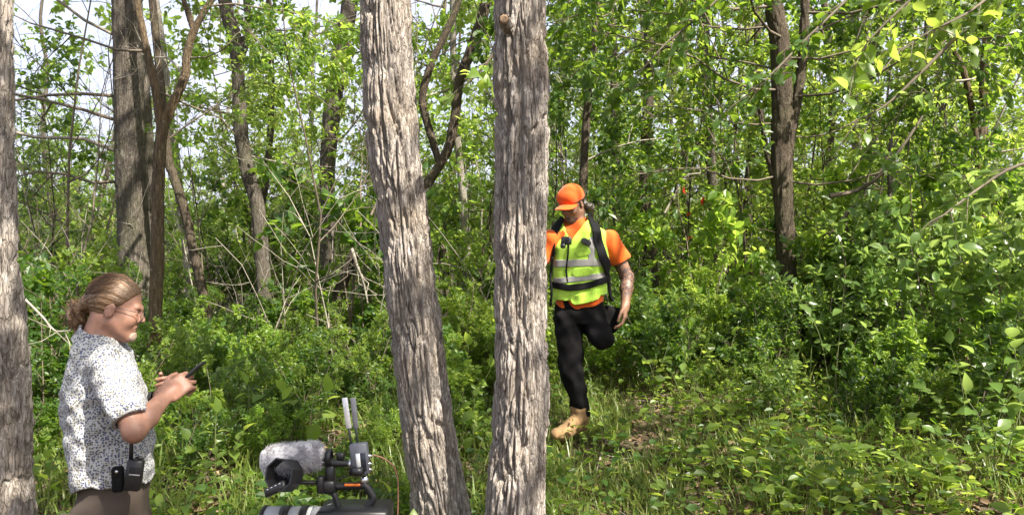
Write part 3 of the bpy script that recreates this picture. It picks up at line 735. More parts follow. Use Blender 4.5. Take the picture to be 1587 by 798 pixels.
# knee-high seedlings of the same shrubs in front of the thicket
X, Y = field(330, 4.4, 8.5, 1.2, 0.8)
PX = 793.5 + X / Y * F
keep = ~((PX > 830) & (PX < 1020) & (Y < 6.4)) & ~((PX > 1000) & (PX < 1330) & (Y < 6.0) & (rng.random(len(X)) < .9)) & ~((PX > 1000) & (Y < 5.2) & (rng.random(len(X)) < .45))
X, Y = X[keep], Y[keep]; n_ = len(X)
scatter('low_undergrowth', 'knee high leafy seedlings in front of the thicket', np.column_stack((X, Y, ground(X, Y) - .02)),
        np.column_stack((rng.normal(0, .1, n_), rng.normal(0, .1, n_), rng.uniform(0, 6.28, n_))), rng.uniform(0.22, 0.48, n_) * np.clip((Y - 2.5) / 3, .7, 1.2), rng.integers(0, 7, n_), bpy.data.collections['shrub_proto'])
# far wood: leafy saplings that merge into one wall of green
X, Y = field(250, 9.5, 36, 1.25, 1.0)
PX = 793.5 + X / Y * F
keep = (PX > 600) | (rng.random(len(X)) < 0.5)
X, Y = X[keep], Y[keep]; n_ = len(X)
scatter('far_wood', 'wall of sunlit leafy young trees closing the back of the wood', np.column_stack((X, Y, ground(X, Y))),
        np.column_stack((rng.normal(0, .06, n_), rng.normal(0, .06, n_), rng.uniform(0, 6.28, n_))), rng.uniform(0.6, 1.25, n_) * np.interp(Y, [9, 14], [.6, 1.0]), rng.choice([0, 1, 1, 2, 3, 4, 4], n_), proto_collection('sapling_proto', SAP))

# thin bare stems and dead brush standing in the thicket
DEAD = []
for k in range(3):
    vg = Veg(980 + k); vg.branch((0, 0, -.1), (vg.rng.normal(0, .12), vg.rng.normal(0, .12), 1), 3.4, .014, 0, 2, 7, .3, .12, .42, leafy=False, first=.3, rend=.2)
    v2 = Veg(990 + k)
    for j in range(4): v2.branch((v2.rng.normal(0, .25), v2.rng.normal(0, .25), -.05), (v2.rng.normal(0, .4), v2.rng.normal(0, .4), 1), 1.6, .006, 0, 1, 5, .3, .1, .4, leafy=False)
    DEAD.append((vg.wood().data('bare_stem', M['twig_pale' if k == 2 else 'twig']), v2.wood().data('brush', M['twig_pale'])))
X, Y = field(62, 6.8, 17, 1.1, 1.0); n_ = len(X)
keep = ~((np.abs(793.5 + X / Y * F - 910) < 70) & (Y < 7.5)); X, Y = X[keep], Y[keep]; n_ = len(X)
scatter('bare_brush', 'thin grey leafless stems and dead brush among the leaves', np.column_stack((X, Y, ground(X, Y))), np.column_stack((rng.normal(0, .15, n_), rng.normal(0, .15, n_), rng.uniform(0, 6.28, n_))),
        rng.uniform(.7, 1.5, n_), rng.integers(0, 3, n_), proto_collection('bare_proto', DEAD))

# saplings that can be told apart, nearer
SAPS = [(70, 9.5, 2, .8, 'dark leafy sapling just behind the edge trunk'), (130, 12, 0, .55, 'leafy sapling between the edge trunk and the stout grey trunk'),
        (335, 12.5, 1, .55, 'bright leafy sapling beyond the raised phone'), (455, 10.5, 0, .8, 'leafy sapling between the S bent trunk and the lichened trunk'),
        (430, 14, 4, .75, 'tall light green sapling behind the S bent trunk'), (585, 12, 1, 1.0, 'light green sapling partly hidden by the leaning tree'),
        (690, 9.0, 1, .75, 'sunlit sapling showing in the gap between the two big trunks'), (735, 11, 4, .9, 'tall sapling behind the gap between the two big trunks'),
        (880, 10.5, 3, .8, 'sapling behind the orange cap'), (985, 8.6, 0, .7, 'leafy sapling right of the walking man'),
        (1050, 8.2, 2, .85, 'dark sapling spreading over the red leaves'), (1150, 8.6, 0, .8, 'leafy sapling left of the stout twin stemmed tree'),
        (1165, 10, 3, .9, 'tall sapling behind the stout twin stemmed tree'), (1275, 8.0, 0, .8, 'leafy sapling right of the stout twin stemmed tree'),
        (1330, 9.5, 4, .9, 'light sapling in front of the pale far trunk'), (1410, 8.5, 0, .85, 'leafy sapling above the crossed dead branches'),
        (1460, 10, 3, 1.0, 'tall sapling between the crossed branches and the reddish trunk'), (1575, 9.0, 1, .85, 'light leafy sapling cut by the right photo edge'),
        (1020, 12, 4, 1.0, 'tall light sapling behind the dark bare trunk'), (1230, 12, 1, 1.0, 'bright sapling far behind the stout twin stemmed tree')]
for k, (px, Yd, pi, s, lab) in enumerate(SAPS):
    p = at(px, 399, Yd); p[2] = float(ground(p[0], p[1]))
    root = empty('sapling', p, lab, 'sapling', 'leafy saplings in the middle of the wood')
    root.rotation_euler = (0, 0, k * 1.7); root.scale = (s, s, s)
    obj('stem', SAP[pi][1], root); obj('crown', SAP[pi][0], root)

# single shrubs, nearer than the thicket
SHR = [(60, 5.4, 2, .95, 'dark shrub behind the shoulders of the man with the phone'), (105, 6.2, 5, 1.0, 'broad dark shrub left of the stout grey trunk'),
       (20, 6.5, 3, 1.0, 'shrub at the left photo edge behind the edge trunk'), (165, 7.2, 2, 0.9, 'dark shrub at the foot of the stout grey trunk'),
       (275, 6.4, 0, .7, 'leafy shrub directly beyond the phone'), (345, 7.0, 1, .75, 'light green shrub right of the phone'),
       (395, 6.2, 4, .62, 'low light shrub below the S bent trunk'), (455, 6.8, 0, .8, 'rounded shrub left of the lichened trunk'),
       (560, 6.3, 3, .75, 'shrub behind the aerials of the video camera'), (595, 7.0, 5, .8, 'dark shrub behind the leaning tree'),
       (715, 5.9, 5, .72, 'dark shrub low in the gap between the two big trunks'), (745, 6.6, 0, .95, 'green shrub in the gap close to the straight tree'),
       (690, 7.0, 3, 1.0, 'tall shrub in the gap close to the leaning tree'), (985, 6.9, 2, .85, 'dark shrub beside the hanging hand of the walking man'),
       (1040, 6.6, 6, .75, 'leafy shrub right of the walking man'), (1085, 7.2, 4, 1.1, 'light shrub left of the broken stump'),
       (1165, 7.0, 6, .85, 'shrub right of the broken stump'), (1255, 6.6, 6, .95, 'sunlit shrub under the stout twin stemmed tree'),
       (1330, 6.4, 7, 1.0, 'sunlit shrub under the crossed dead branches'), (1405, 6.8, 6, 1.1, 'broad shrub right of the thin wavy stem'),
       (1470, 5.9, 7, 1.0, 'light shrub in front of the reddish trunk'), (1545, 6.2, 6, 1.25, 'tall shrub at the foot of the reddish trunk'),
       (1585, 5.2, 7, 1.0, 'shrub cut by the right photo edge'), (1510, 5.2, 5, .6, 'low dark shrub on the bank near the right edge'),
       (870, 8.0, 0, .9, 'shrub seen just left of the walking man behind the straight tree'), (935, 7.6, 5, .95, 'dark shrub directly behind the walking man')]
for k, (px, Yd, pi, s, lab) in enumerate(SHR):
    p = at(px, 399, Yd); p[2] = float(ground(p[0], p[1]))
    root = empty('shrub', p, lab, 'shrub', 'shrubs along the edge of the clearing')
    s *= 1.0 if px > 1350 else 0.72 if px > 480 else 0.56 if px > 200 else 0.9; root.rotation_euler = (0, 0, k * 2.1 + 0.5); root.scale = (s, s, s)
    obj('stems', SH[pi][1], root); obj('foliage', SH[pi][0], root)

# ------------------------------------------------------------------ near plants with every leaf built
LEAFM = {k: mesh_data('leaf', LEAF_HI[0] * (1, w, 1), LEAF_HI[1], M[mt]) for k, mt, w in
         (('light', 'leaf_light', 1.1), ('pale', 'leaf_pale', 0.95), ('mid', 'leaf', 1.15), ('dark', 'leaf_dark', 1.1), ('red', 'leaf_red', 0.9), ('yellow', 'leaf_yellow', 0.9))}
def leaf_plant(name, label, base, stems, nleaf, size, kind, seed, cat='plant', up=1.0, group=None, arch=0.3):
    """base: world point; stems: list of tip offsets; leaves sit in pairs up each stem"""
    rng = np.random.default_rng(seed); root = empty(name, base, label, cat, group)
    for tip in stems:
        tip = np.asarray(tip, dtype=float); mid = tip * 0.5 + np.array((0, 0, arch * np.linalg.norm(tip) * 0.35)) + rng.normal(0, 0.02, 3)
        P = spline([(0, 0, -0.03), mid, tip], 12)
        mb = MB(); mtube(mb, P, np.linspace(0.0045, 0.0015, 12), 5); mb.build('stem', M['stem'], root)
        side = unit(np.cross(tip, (0, 0, 1)) + 1e-6)
        for j in range(nleaf):
            t = 0.3 + 0.7 * (j // 2 + 0.5) / max(1, (nleaf + 1) // 2); i = min(int(t * 11), 10); q = P[i]
            ax = unit(P[i + 1] - P[i]); s_ = 1 if j % 2 else -1
            if j == nleaf - 1: q = P[-1]; d = ax * 1.0 + rng.normal(0, .2, 3)
            else: d = ax * 0.5 + side * s_ + rng.normal(0, 0.3, 3)
            d = unit(d + np.array((0, 0, -0.15))); nr = np.array((0, 0, 1.0)) + rng.normal(0, 0.35, 3); nr = unit(nr - d * np.dot(nr, d))
            sd = np.cross(nr, d); sz = size * rng.uniform(0.7, 1.2)
            o = obj('leaf', LEAFM[kind], root)
            Mx = Matrix(((d[0], sd[0], nr[0], 0), (d[1], sd[1], nr[1], 0), (d[2], sd[2], nr[2], 0), (0, 0, 0, 1)))
            o.matrix_local = Matrix.Translation(Vector(q + d * 0.2 * sz)) @ Mx @ Matrix.Scale(sz, 4)
    return root
def gp(px, Y, dz=0.0):
    p = at(px, 399, Y); p[2] = float(ground(p[0], p[1])) + dz; return p
NP = [
 ('broad_leaf_plant', 'pale plant with a few large bright leaves low on the right bank', 1340, 4.6, [(-.05, -.1, .16), (.1, -.05, .13), (.0, .05, .2)], 4, .105, 'pale'),
 ('broad_leaf_plant', 'bright green plant in the lower right corner of the clearing', 1540, 4.3, [(-.15, 0, .5), (.05, -.1, .6), (.15, 0, .45), (-.3, 0, .3)], 9, .10, 'pale'),
 ('broad_leaf_plant', 'tall pale leaved plant on the right bank left of the edge', 1500, 4.8, [(-.1, 0, .62), (.12, 0, .7), (.25, -.1, .5), (-.3, 0, .42)], 9, .095, 'pale'),
 ('broad_leaf_plant', 'spreading green plant at the right edge under the shrub', 1580, 4.7, [(-.25, 0, .6), (-.1, 0, .85), (.0, 0, .7)], 9, .11, 'pale'),
 ('broad_leaf_plant', 'low green plant left of the lower right corner', 1440, 4.25, [(-.15, 0, .22), (.1, 0, .26), (.0, -.1, .2)], 8, .085, 'mid'),
 ('broad_leaf_plant', 'small green plant at the bottom edge of the photo', 1225, 4.15, [(-.1, 0, .2), (.12, 0, .24), (.0, 0, .16)], 7, .08, 'mid'),
 ('broad_leaf_plant', 'light green weed right of the tan boot', 955, 5.2, [(-.1, 0, .22), (.14, 0, .24), (.02, -.1, .16)], 6, .075, 'light'),
 ('broad_leaf_plant', 'light plant with drooping leaves left of the broken stump', 1060, 6.0, [(-.15, -.1, .3), (.15, -.1, .35), (0, 0, .45)], 7, .085, 'pale'),
 ('broad_leaf_plant', 'sunlit leafy plant in front of the stout twin stemmed tree', 1180, 6.1, [(-.2, -.1, .35), (.2, -.1, .4), (0, 0, .5), (.3, 0, .25)], 8, .085, 'pale'),
 ('broad_leaf_plant', 'sunlit leaves high on the bank under the crossed branches', 1290, 5.8, [(-.25, 0, .8), (.05, -.1, .95), (.3, 0, .75)], 10, .10, 'pale'),
 ('broad_leaf_plant', 'pale leafy plant in front of the broad right shrub', 1400, 5.6, [(-.25, 0, .6), (.1, -.1, .75), (.3, 0, .6)], 10, .10, 'pale'),
 ('broad_leaf_plant', 'green weed with toothed light leaves beside the hanging cable', 622, 3.6, [(-.06, -.05, .30), (.05, 0, .36), (-.12, 0, .2)], 6, .065, 'light'),
 ('broad_leaf_plant', 'dull green plant at the foot of the leaning tree', 590, 4.0, [(-.1, 0, .25), (.05, 0, .3)], 7, .075, 'mid'),
 ('broad_leaf_plant', 'bright yellow green leaves above the furry microphone', 480, 5.2, [(-.12, -.1, .42), (.12, -.1, .40), (-.25, 0, .3)], 4, .13, 'light'),
 ('broad_leaf_plant', 'leafy plant in front of the trousers of the man with the phone', 265, 4.0, [(-.1, 0, .28), (.12, 0, .34), (.0, 0, .2)], 7, .075, 'light'),
 ('broad_leaf_plant', 'low green plant below the raised phone', 335, 4.6, [(-.15, 0, .3), (.15, 0, .36), (.0, 0, .45)], 8, .085, 'mid'),
 ('broad_leaf_plant', 'leafy green plant left of the furry microphone', 385, 5.0, [(-.2, 0, .35), (.2, 0, .4), (.0, 0, .5)], 8, .09, 'light'),
 ('broad_leaf_plant', 'dark leafy plant between the edge trunk and the patterned shirt', 70, 4.4, [(-.15, 0, .45), (.15, 0, .5), (.0, 0, .35)], 8, .085, 'mid'),
 ('broad_leaf_plant', 'green plant low in the gap between the two big trunks', 735, 5.2, [(-.2, 0, .3), (.2, 0, .34), (.0, 0, .42)], 8, .095, 'mid'),
 ('broad_leaf_plant', 'layered green plant behind the foot of the leaning tree', 715, 5.6, [(-.15, 0, .55), (.2, 0, .5), (.05, 0, .65)], 9, .10, 'light'),
 ('red_sprig', 'small sprig of red leaves right of the walking man', 1082, 7.9, [(.05, 0, 1.5), (-.12, 0, 1.62)], 6, .09, 'red'),
 ('red_sprig', 'orange yellow sprig near the red leaves', 1035, 8.6, [(.0, 0, 1.75), (.1, 0, 1.8)], 5, .08, 'yellow'),
 ('tall_herb', 'tall green herb right of the tan boot and grass', 1010, 5.7, [(-.1, 0, .5), (.12, 0, .55), (.0, -.1, .4)], 10, .075, 'mid'),
 ('tall_herb', 'leafy herb on the slope in front of the broken stump', 1120, 6.2, [(-.2, 0, .5), (.15, 0, .6), (.3, 0, .4)], 10, .08, 'light'),
]
for k, (nm, lab, px, Yd, stems, nl, sz, kd) in enumerate(NP):
    leaf_plant(nm, lab, gp(px, Yd), stems, nl, sz, kd, 2000 + k, group='leafy plants on the clearing floor' if nm == 'broad_leaf_plant' else None)
# boughs with big leaves reaching in from the tree outside the right edge
def big_bough(label, pts, nside, nl, size, kind, seed):
    rng = np.random.default_rng(seed); W = np.array([at(*q) for q in pts]); base = W[0].copy(); root = empty('leafy_bough', base, label, 'bough')
    P = spline(W - base, 30); mb = MB(); mtube(mb, P, np.linspace(0.014, 0.004, 30), 6); mb.build('branch', M['twig'], root)
    for j in range(nside):
        i = int(6 + 23 * (j + 0.5) / nside); d = unit(P[min(i + 1, 29)] - P[i - 1]) + rng.normal(0, 0.6, 3) + np.array((0, 0, -0.3)); d = unit(d) * rng.uniform(.15, .35)
        q = np.array([P[i], P[i] + d * .5, P[i] + d + (0, 0, -.03)]); mb = MB(); mtube(mb, q, [.004, .003, .0015], 4); mb.build('twig', M['twig'], root)
        for m_ in range(nl):
            t = 0.25 + 0.75 * (m_ + rng.random() * .5) / nl; s0 = q[0] + (q[2] - q[0]) * t
            dd = unit(unit(d) * .4 + rng.normal(0, .6, 3) + np.array((0, 0, -.35))); nr = np.array((0, 0, 1.)) + rng.normal(0, .45, 3); nr = unit(nr - dd * np.dot(nr, dd)); sd = np.cross(nr, dd)
            sz = size * rng.uniform(.7, 1.25); o = obj('leaf', LEAFM[kind], root)
            o.matrix_local = Matrix.Translation(Vector(s0 + dd * .2 * sz)) @ Matrix(((dd[0], sd[0], nr[0], 0), (dd[1], sd[1], nr[1], 0), (dd[2], sd[2], nr[2], 0), (0, 0, 0, 1))) @ Matrix.Scale(sz, 4)
big_bough('bright leafy bough hanging from above the stout twin stemmed tree', [(1560, -160, 5.2), (1470, -60, 5.2), (1400, 10, 5.1), (1350, 60, 5.1), (1320, 110, 5.0)], 9, 6, .11, 'light', 3001)
big_bough('shaded leafy bough across the top right corner', [(1640, -120, 5.6), (1560, -30, 5.6), (1500, 20, 5.5), (1440, 50, 5.5), (1385, 85, 5.5)], 9, 6, .10, 'mid', 3002)
big_bough('pale leafy bough in front of the reddish trunk', [(1640, 240, 5.2), (1570, 260, 5.2), (1520, 290, 5.2), (1480, 320, 5.1), (1440, 350, 5.1)], 10, 7, .10, 'pale', 3003)
big_bough('dark leafy bough above the walking man at the top', [(1240, -140, 5.8), (1160, -50, 5.8), (1090, 20, 5.7), (1030, 70, 5.7), (985, 120, 5.6)], 10, 7, .09, 'dark', 3004)
big_bough('dark leafy bough over the stout twin stemmed tree', [(1400, -120, 6.2), (1330, -20, 6.2), (1250, 60, 6.1), (1190, 120, 6.0), (1130, 170, 6.0)], 11, 7, .09, 'dark', 3005)
big_bough('small bright green leaf spray between the two big trunks', [(775, 60, 5.6), (760, 90, 5.6), (740, 115, 5.6), (720, 135, 5.6)], 5, 4, .10, 'light', 3006)
big_bough('leafy twig hanging before the pale far trunk', [(1480, 60, 5.4), (1420, 120, 5.4), (1370, 165, 5.4), (1320, 190, 5.4)], 6, 5, .09, 'pale', 3007)

# ------------------------------------------------------------------ grass, low herbs and litter
def exclude(x, y):
    return ((np.abs(x + 0.66) < 0.35) & (np.abs(y - 2.5) < 0.5)) | ((np.abs(x + 1.45) < 0.3) & (np.abs(y - 2.9) < 0.3))
def grass(name, label, n, dens, seed, h0, h1, w=0.006):
    rng = np.random.default_rng(seed)
    x, y = dens(rng, n); keep = ~exclude(x, y); x, y = x[keep], y[keep]; n = len(x)
    z = ground(x, y) - 0.01; h = rng.uniform(h0, h1, n); an = rng.uniform(0, 6.28, n); bend = rng.uniform(0.15, 1.0, n) * h
    dx, dy = np.cos(an), np.sin(an); sx, sy = -dy, dx; ww = w * rng.uniform(0.6, 1.4, n)
    V = np.zeros((n, 7, 3)); 
    for k, (t, wt) in enumerate(((0, .8), (0.4, 1.0), (0.75, .7))):
        cx = x + dx * bend * t ** 2; cy_ = y + dy * bend * t ** 2; cz = z + h * t * (1 - 0.35 * t * bend / h)
        V[:, k * 2, 0] = cx - sx * ww * wt; V[:, k * 2, 1] = cy_ - sy * ww * wt; V[:, k * 2, 2] = cz
        V[:, k * 2 + 1, 0] = cx + sx * ww * wt; V[:, k * 2 + 1, 1] = cy_ + sy * ww * wt; V[:, k * 2 + 1, 2] = cz
    V[:, 6, 0] = x + dx * bend; V[:, 6, 1] = y + dy * bend; V[:, 6, 2] = z + h * (1 - 0.35 * bend / h)
    o_ = np.arange(n)[:, None] * 7
    q = np.concatenate((o_ + np.array([[0, 1, 3, 2]]), o_ + np.array([[2, 3, 5, 4]])), 0); t3 = o_ + np.array([[4, 5, 6]])
    mb = MB(); mb.add(V.reshape(-1, 3), q); mb.l.append(t3.ravel()); mb.c.append(np.full(n, 3))
    return tag(mb.build(name, M['grass'], smooth=False), label, None, None, 'stuff')
def tufts(cx0, cx1, y0, y1, nt, r=0.09):
    def d(rng, n):
        ty = rng.uniform(y0, y1, nt); tx = rng.uniform(cx0, cx1, nt) * ty; k = rng.integers(0, nt, n); a = rng.normal(0, r, (n, 2))
        return tx[k] + a[:, 0], ty[k] + a[:, 1]
    return d
grass('grass', 'long green grass tufts on the bank right of the straight tree', 12000, tufts(0.02, 0.66, 3.8, 7.0, 190, 0.08), 1, 0.05, 0.26, 0.0032)
grass('grass', 'green grass tufts between and left of the big trunks', 7000, tufts(-0.62, 0.05, 3.5, 6.5, 100), 2, 0.08, 0.36, 0.0045)
grass('grass', 'thin scattered grass under the undergrowth', 5000, tufts(-0.8, 0.8, 6, 12, 120, 0.14), 3, 0.15, 0.5, 0.005)

def carpet(name, label, mat, n, size, seed, y0, y1, up, tpl=LEAF_MID, flat=0.7, x0=-0.75, x1=0.75, clump=None):
    rng = np.random.default_rng(seed); y = y0 + (y1 - y0) * rng.random(n) ** 1.3; x = rng.uniform(x0, x1, n) * y
    if clump:
        kx = rng.integers(0, clump, n); cyy = y0 + (y1 - y0) * rng.random(clump) ** 1.3; cxx = rng.uniform(x0, x1, clump) * cyy
        x = cxx[kx] + rng.normal(0, .13, n); y = cyy[kx] + rng.normal(0, .13, n)
    keep = ~exclude(x, y); x, y = x[keep], y[keep]; n = len(x)
    p = np.column_stack((x, y, ground(x, y) + up[0] + (up[1] - up[0]) * rng.random(n) ** 1.5))
    an = rng.uniform(0, 6.28, n); a = np.column_stack((np.cos(an), np.sin(an), rng.normal(0, .25, n)))
    nr = rng.normal(0, 1 - flat, (n, 3)) + np.array((0, 0, flat))
    v, f = leaves_vf(p, a, nr, size * rng.uniform(.6, 1.3, n), tpl)
    return tag(obj(name, mesh_data(name, v, f, M[mat], smooth=False)), label, None, None, 'stuff')
carpet('leaf_litter', 'brown dead leaves strewn over the forest floor', 'litter', 30000, 0.06, 21, 2.5, 12, (0.004, 0.04))
carpet('ground_cover', 'low green herbs covering the forest floor', 'leaf', 10000, 0.05, 22, 3.6, 11, (0.03, 0.26), clump=330, flat=0.55)
carpet('ground_cover', 'light green low herbs in sunny spots of the floor', 'leaf_light', 5000, 0.05, 23, 3.6, 9, (0.03, 0.2), clump=170)
carpet('ground_cover', 'broad leaved low plants filling the right side of the clearing', 'leaf', 1000, 0.08, 26, 3.9, 7.5, (0.03, 0.34), clump=95, x0=0.22, x1=0.72, flat=0.5)
carpet('ground_cover', 'dark green low herbs between the grass tufts', 'leaf_dark', 6000, 0.06, 24, 3.8, 9, (0.03, 0.26), clump=200, flat=0.5)
# fallen twigs on the floor
rng = np.random.default_rng(31); mb = MB()
for k in range(160):
    y = rng.uniform(3.6, 8); x = rng.uniform(-.7, .7) * y; an = rng.uniform(0, 6.28); L_ = rng.uniform(.12, .5)
    P = np.array([(x + math.cos(an) * L_ * t + rng.normal(0, .012), y + math.sin(an) * L_ * t + rng.normal(0, .012), 0) for t in (0, .35, .7, 1)])
    P[:, 2] = ground(P[:, 0], P[:, 1]) + 0.015 + rng.uniform(0, .04, 4)
    v, f = tube(P, np.linspace(.005, .002, 4), 4); mb.add(v, f)
tag(mb.build('twig_litter', M['twig_pale']), 'pale dead twigs scattered over the forest floor', None, None, 'stuff')

# ------------------------------------------------------------------ implicit surfaces for bodies and clothes
def rc(a, b_, ra, rb):
    a = np.asarray(a, dtype=np.float32); b_ = np.asarray(b_, dtype=np.float32); ba = b_ - a; bb = float(ba @ ba) + 1e-12
    def f(P):
        pa = P - a; h = np.clip(pa @ ba / bb, 0, 1); return np.linalg.norm(pa - h[:, None] * ba, axis=1) - (ra + (rb - ra) * h)
    return f
def ell(c, r, rot=None):
    c = np.asarray(c, dtype=np.float32); r = np.asarray(r, dtype=np.float32)
    def f(P):
        q = P - c
        if rot is not None: q = q @ rot
        k0 = np.linalg.norm(q / r, axis=1); k1 = np.linalg.norm(q / (r * r), axis=1) + 1e-9
        return k0 * (k0 - 1) / k1
    return f
def rbox(c, half, rad=0.005, rot=None):
    c = np.asarray(c, dtype=np.float32); half = np.asarray(half, dtype=np.float32) - rad
    def f(P):
        q = P - c
        if rot is not None: q = q @ rot
        q = np.abs(q) - half
        return np.linalg.norm(np.maximum(q, 0), axis=1) + np.minimum(q.max(1), 0) - rad
    return f
def stack(rows, yaw=0.0, pw=2.3):
    """rows (z, cx, cy, a, b): superellipses, a along the facing direction, b sideways"""
    A = np.array(sorted(rows), dtype=np.float32); ca, sa = math.cos(yaw), math.sin(yaw)
    def f(P):
        z = P[:, 2]; cx = np.interp(z, A[:, 0], A[:, 1]); cyy = np.interp(z, A[:, 0], A[:, 2]); a = np.interp(z, A[:, 0], A[:, 3]); b_ = np.interp(z, A[:, 0], A[:, 4])
        x = P[:, 0] - cx; y = P[:, 1] - cyy; u = x * ca + y * sa; w = -x * sa + y * ca
        k = (np.abs(u / a) ** pw + np.abs(w / b_) ** pw) ** (1 / pw)
        d = (k - 1) * np.minimum(a, b_)
        return np.maximum(d, np.maximum(z - A[-1, 0], A[0, 0] - z))
    return f
def smin(a, b_, k):
    h = np.clip(0.5 + 0.5 * (b_ - a) / k, 0, 1); return b_ * (1 - h) + a * h - k * h * (1 - h)
def smax(a, b_, k): return -smin(-a, -b_, k)
def union(fs, k=0.02):
    def f(P):
        d = fs[0](P)
        for g in fs[1:]: d = smin(d, g(P), k)
        return d
    return f
def hard(fs):
    def f(P):
        d = fs[0](P)
        for g in fs[1:]: d = np.minimum(d, g(P))
        return d
    return f
def folds(seed, amp, freq, n=6, dirs=None):
    rg = np.random.default_rng(seed); D = rg.normal(0, 1, (n, 3)) if dirs is None else np.array(dirs) + rg.normal(0, 0.25, (len(dirs), 3))
    D = unit(D) * freq * rg.uniform(0.6, 1.6, (len(D), 1)); ph = rg.uniform(0, 6.28, len(D)); W = unit(rg.normal(0, 1, (len(D), 3))) * freq * 0.35
    def f(P):
        s = 0
        for d, p, w in zip(D, ph, W): s = s + np.sin(P @ d + p + 1.6 * np.sin(P @ w + p * 2))
        return amp * s / math.sqrt(len(D))
    return f

def nets(f, lo, hi, h, B=4):
    """surface nets of f<0, evaluated only near the surface"""
    lo = np.asarray(lo, dtype=np.float32); nb = np.ceil((np.asarray(hi) - lo) / (h * B)).astype(int)
    bi = np.stack(np.meshgrid(*[np.arange(k) for k in nb], indexing='ij'), -1).reshape(-1, 3)
    cd = f((lo + (bi + 0.5 - 0.5 / B) * h * B).astype(np.float32))
    V = np.repeat(np.repeat(np.repeat(np.where(cd < 0, -1., 1.).reshape(nb).astype(np.float32), B, 0), B, 1), B, 2)
    act = bi[np.abs(cd) < h * B * 1.6]
    sub = np.stack(np.meshgrid(*[np.arange(B)] * 3, indexing='ij'), -1).reshape(-1, 3)
    gi_ = (act[:, None] * B + sub[None]).reshape(-1, 3)
    for c0 in range(0, len(gi_), 400000):
        g = gi_[c0:c0 + 400000]; V[g[:, 0], g[:, 1], g[:, 2]] = f((lo + g * h).astype(np.float32))
    S = V < 0
    acc = np.zeros([k - 1 for k in V.shape], dtype=np.int8)
    for dx in (0, 1):
        for dy in (0, 1):
            for dz in (0, 1): acc += S[dx:V.shape[0] - 1 + dx, dy:V.shape[1] - 1 + dy, dz:V.shape[2] - 1 + dz]
    C = np.argwhere((acc > 0) & (acc < 8)); idx = np.full(acc.shape, -1, dtype=np.int64); idx[C[:, 0], C[:, 1], C[:, 2]] = np.arange(len(C))
    sm = np.zeros((len(C), 3)); cnt = np.zeros(len(C))
    cor = [(a, b_, c) for a in (0, 1) for b_ in (0, 1) for c in (0, 1)]
    for a in cor:
        for ax in range(3):
            if a[ax]: continue
            b_ = list(a); b_[ax] = 1
            va = V[C[:, 0] + a[0], C[:, 1] + a[1], C[:, 2] + a[2]]; vb = V[C[:, 0] + b_[0], C[:, 1] + b_[1], C[:, 2] + b_[2]]
            x = (va < 0) != (vb < 0); t = np.where(x, va / np.where(x, va - vb, 1), 0)
            p = np.repeat(np.array(a, dtype=float)[None], len(C), 0); p[:, ax] += t; sm[x] += p[x]; cnt[x] += 1
    verts = lo + (C + sm / cnt[:, None]) * h
    Q = []
    for ax in range(3):
        s0 = [slice(None)] * 3; s1 = [slice(None)] * 3; s0[ax] = slice(0, -1); s1[ax] = slice(1, None)
        E = np.argwhere(S[tuple(s0)] != S[tuple(s1)]); o1, o2 = (ax + 1) % 3, (ax + 2) % 3
        E = E[(E[:, o1] > 0) & (E[:, o2] > 0) & (E[:, o1] < V.shape[o1] - 1) & (E[:, o2] < V.shape[o2] - 1)]
        def c(d1, d2):
            e = E.copy(); e[:, o1] -= d1; e[:, o2] -= d2; return idx[e[:, 0], e[:, 1], e[:, 2]]
        q = np.stack((c(1, 1), c(0, 1), c(0, 0), c(1, 0)), -1)
        neg = S[E[:, 0], E[:, 1], E[:, 2]]; q[~neg] = q[~neg][:, ::-1]; Q.append(q)
    Q = np.concatenate(Q); Q = Q[(Q >= 0).all(1)]
    return verts, Q
def sdf_obj(name, f, lo, hi, h, mat, parent=None, loc=None):
    v, q = nets(f, lo, hi, h); return obj(name, mesh_data(name, v, q, mat), parent, loc)

def xform(f, Mx):
    """f given in local coordinates; Mx 4x4 local->body (rotation + uniform scale s)"""
    Mx = np.array(Mx, dtype=np.float32); s = np.linalg.norm(Mx[:3, 0]); Ri = (Mx[:3, :3] / s); t = Mx[:3, 3]
    return lambda P: f(((P - t) @ Ri) / s) * s

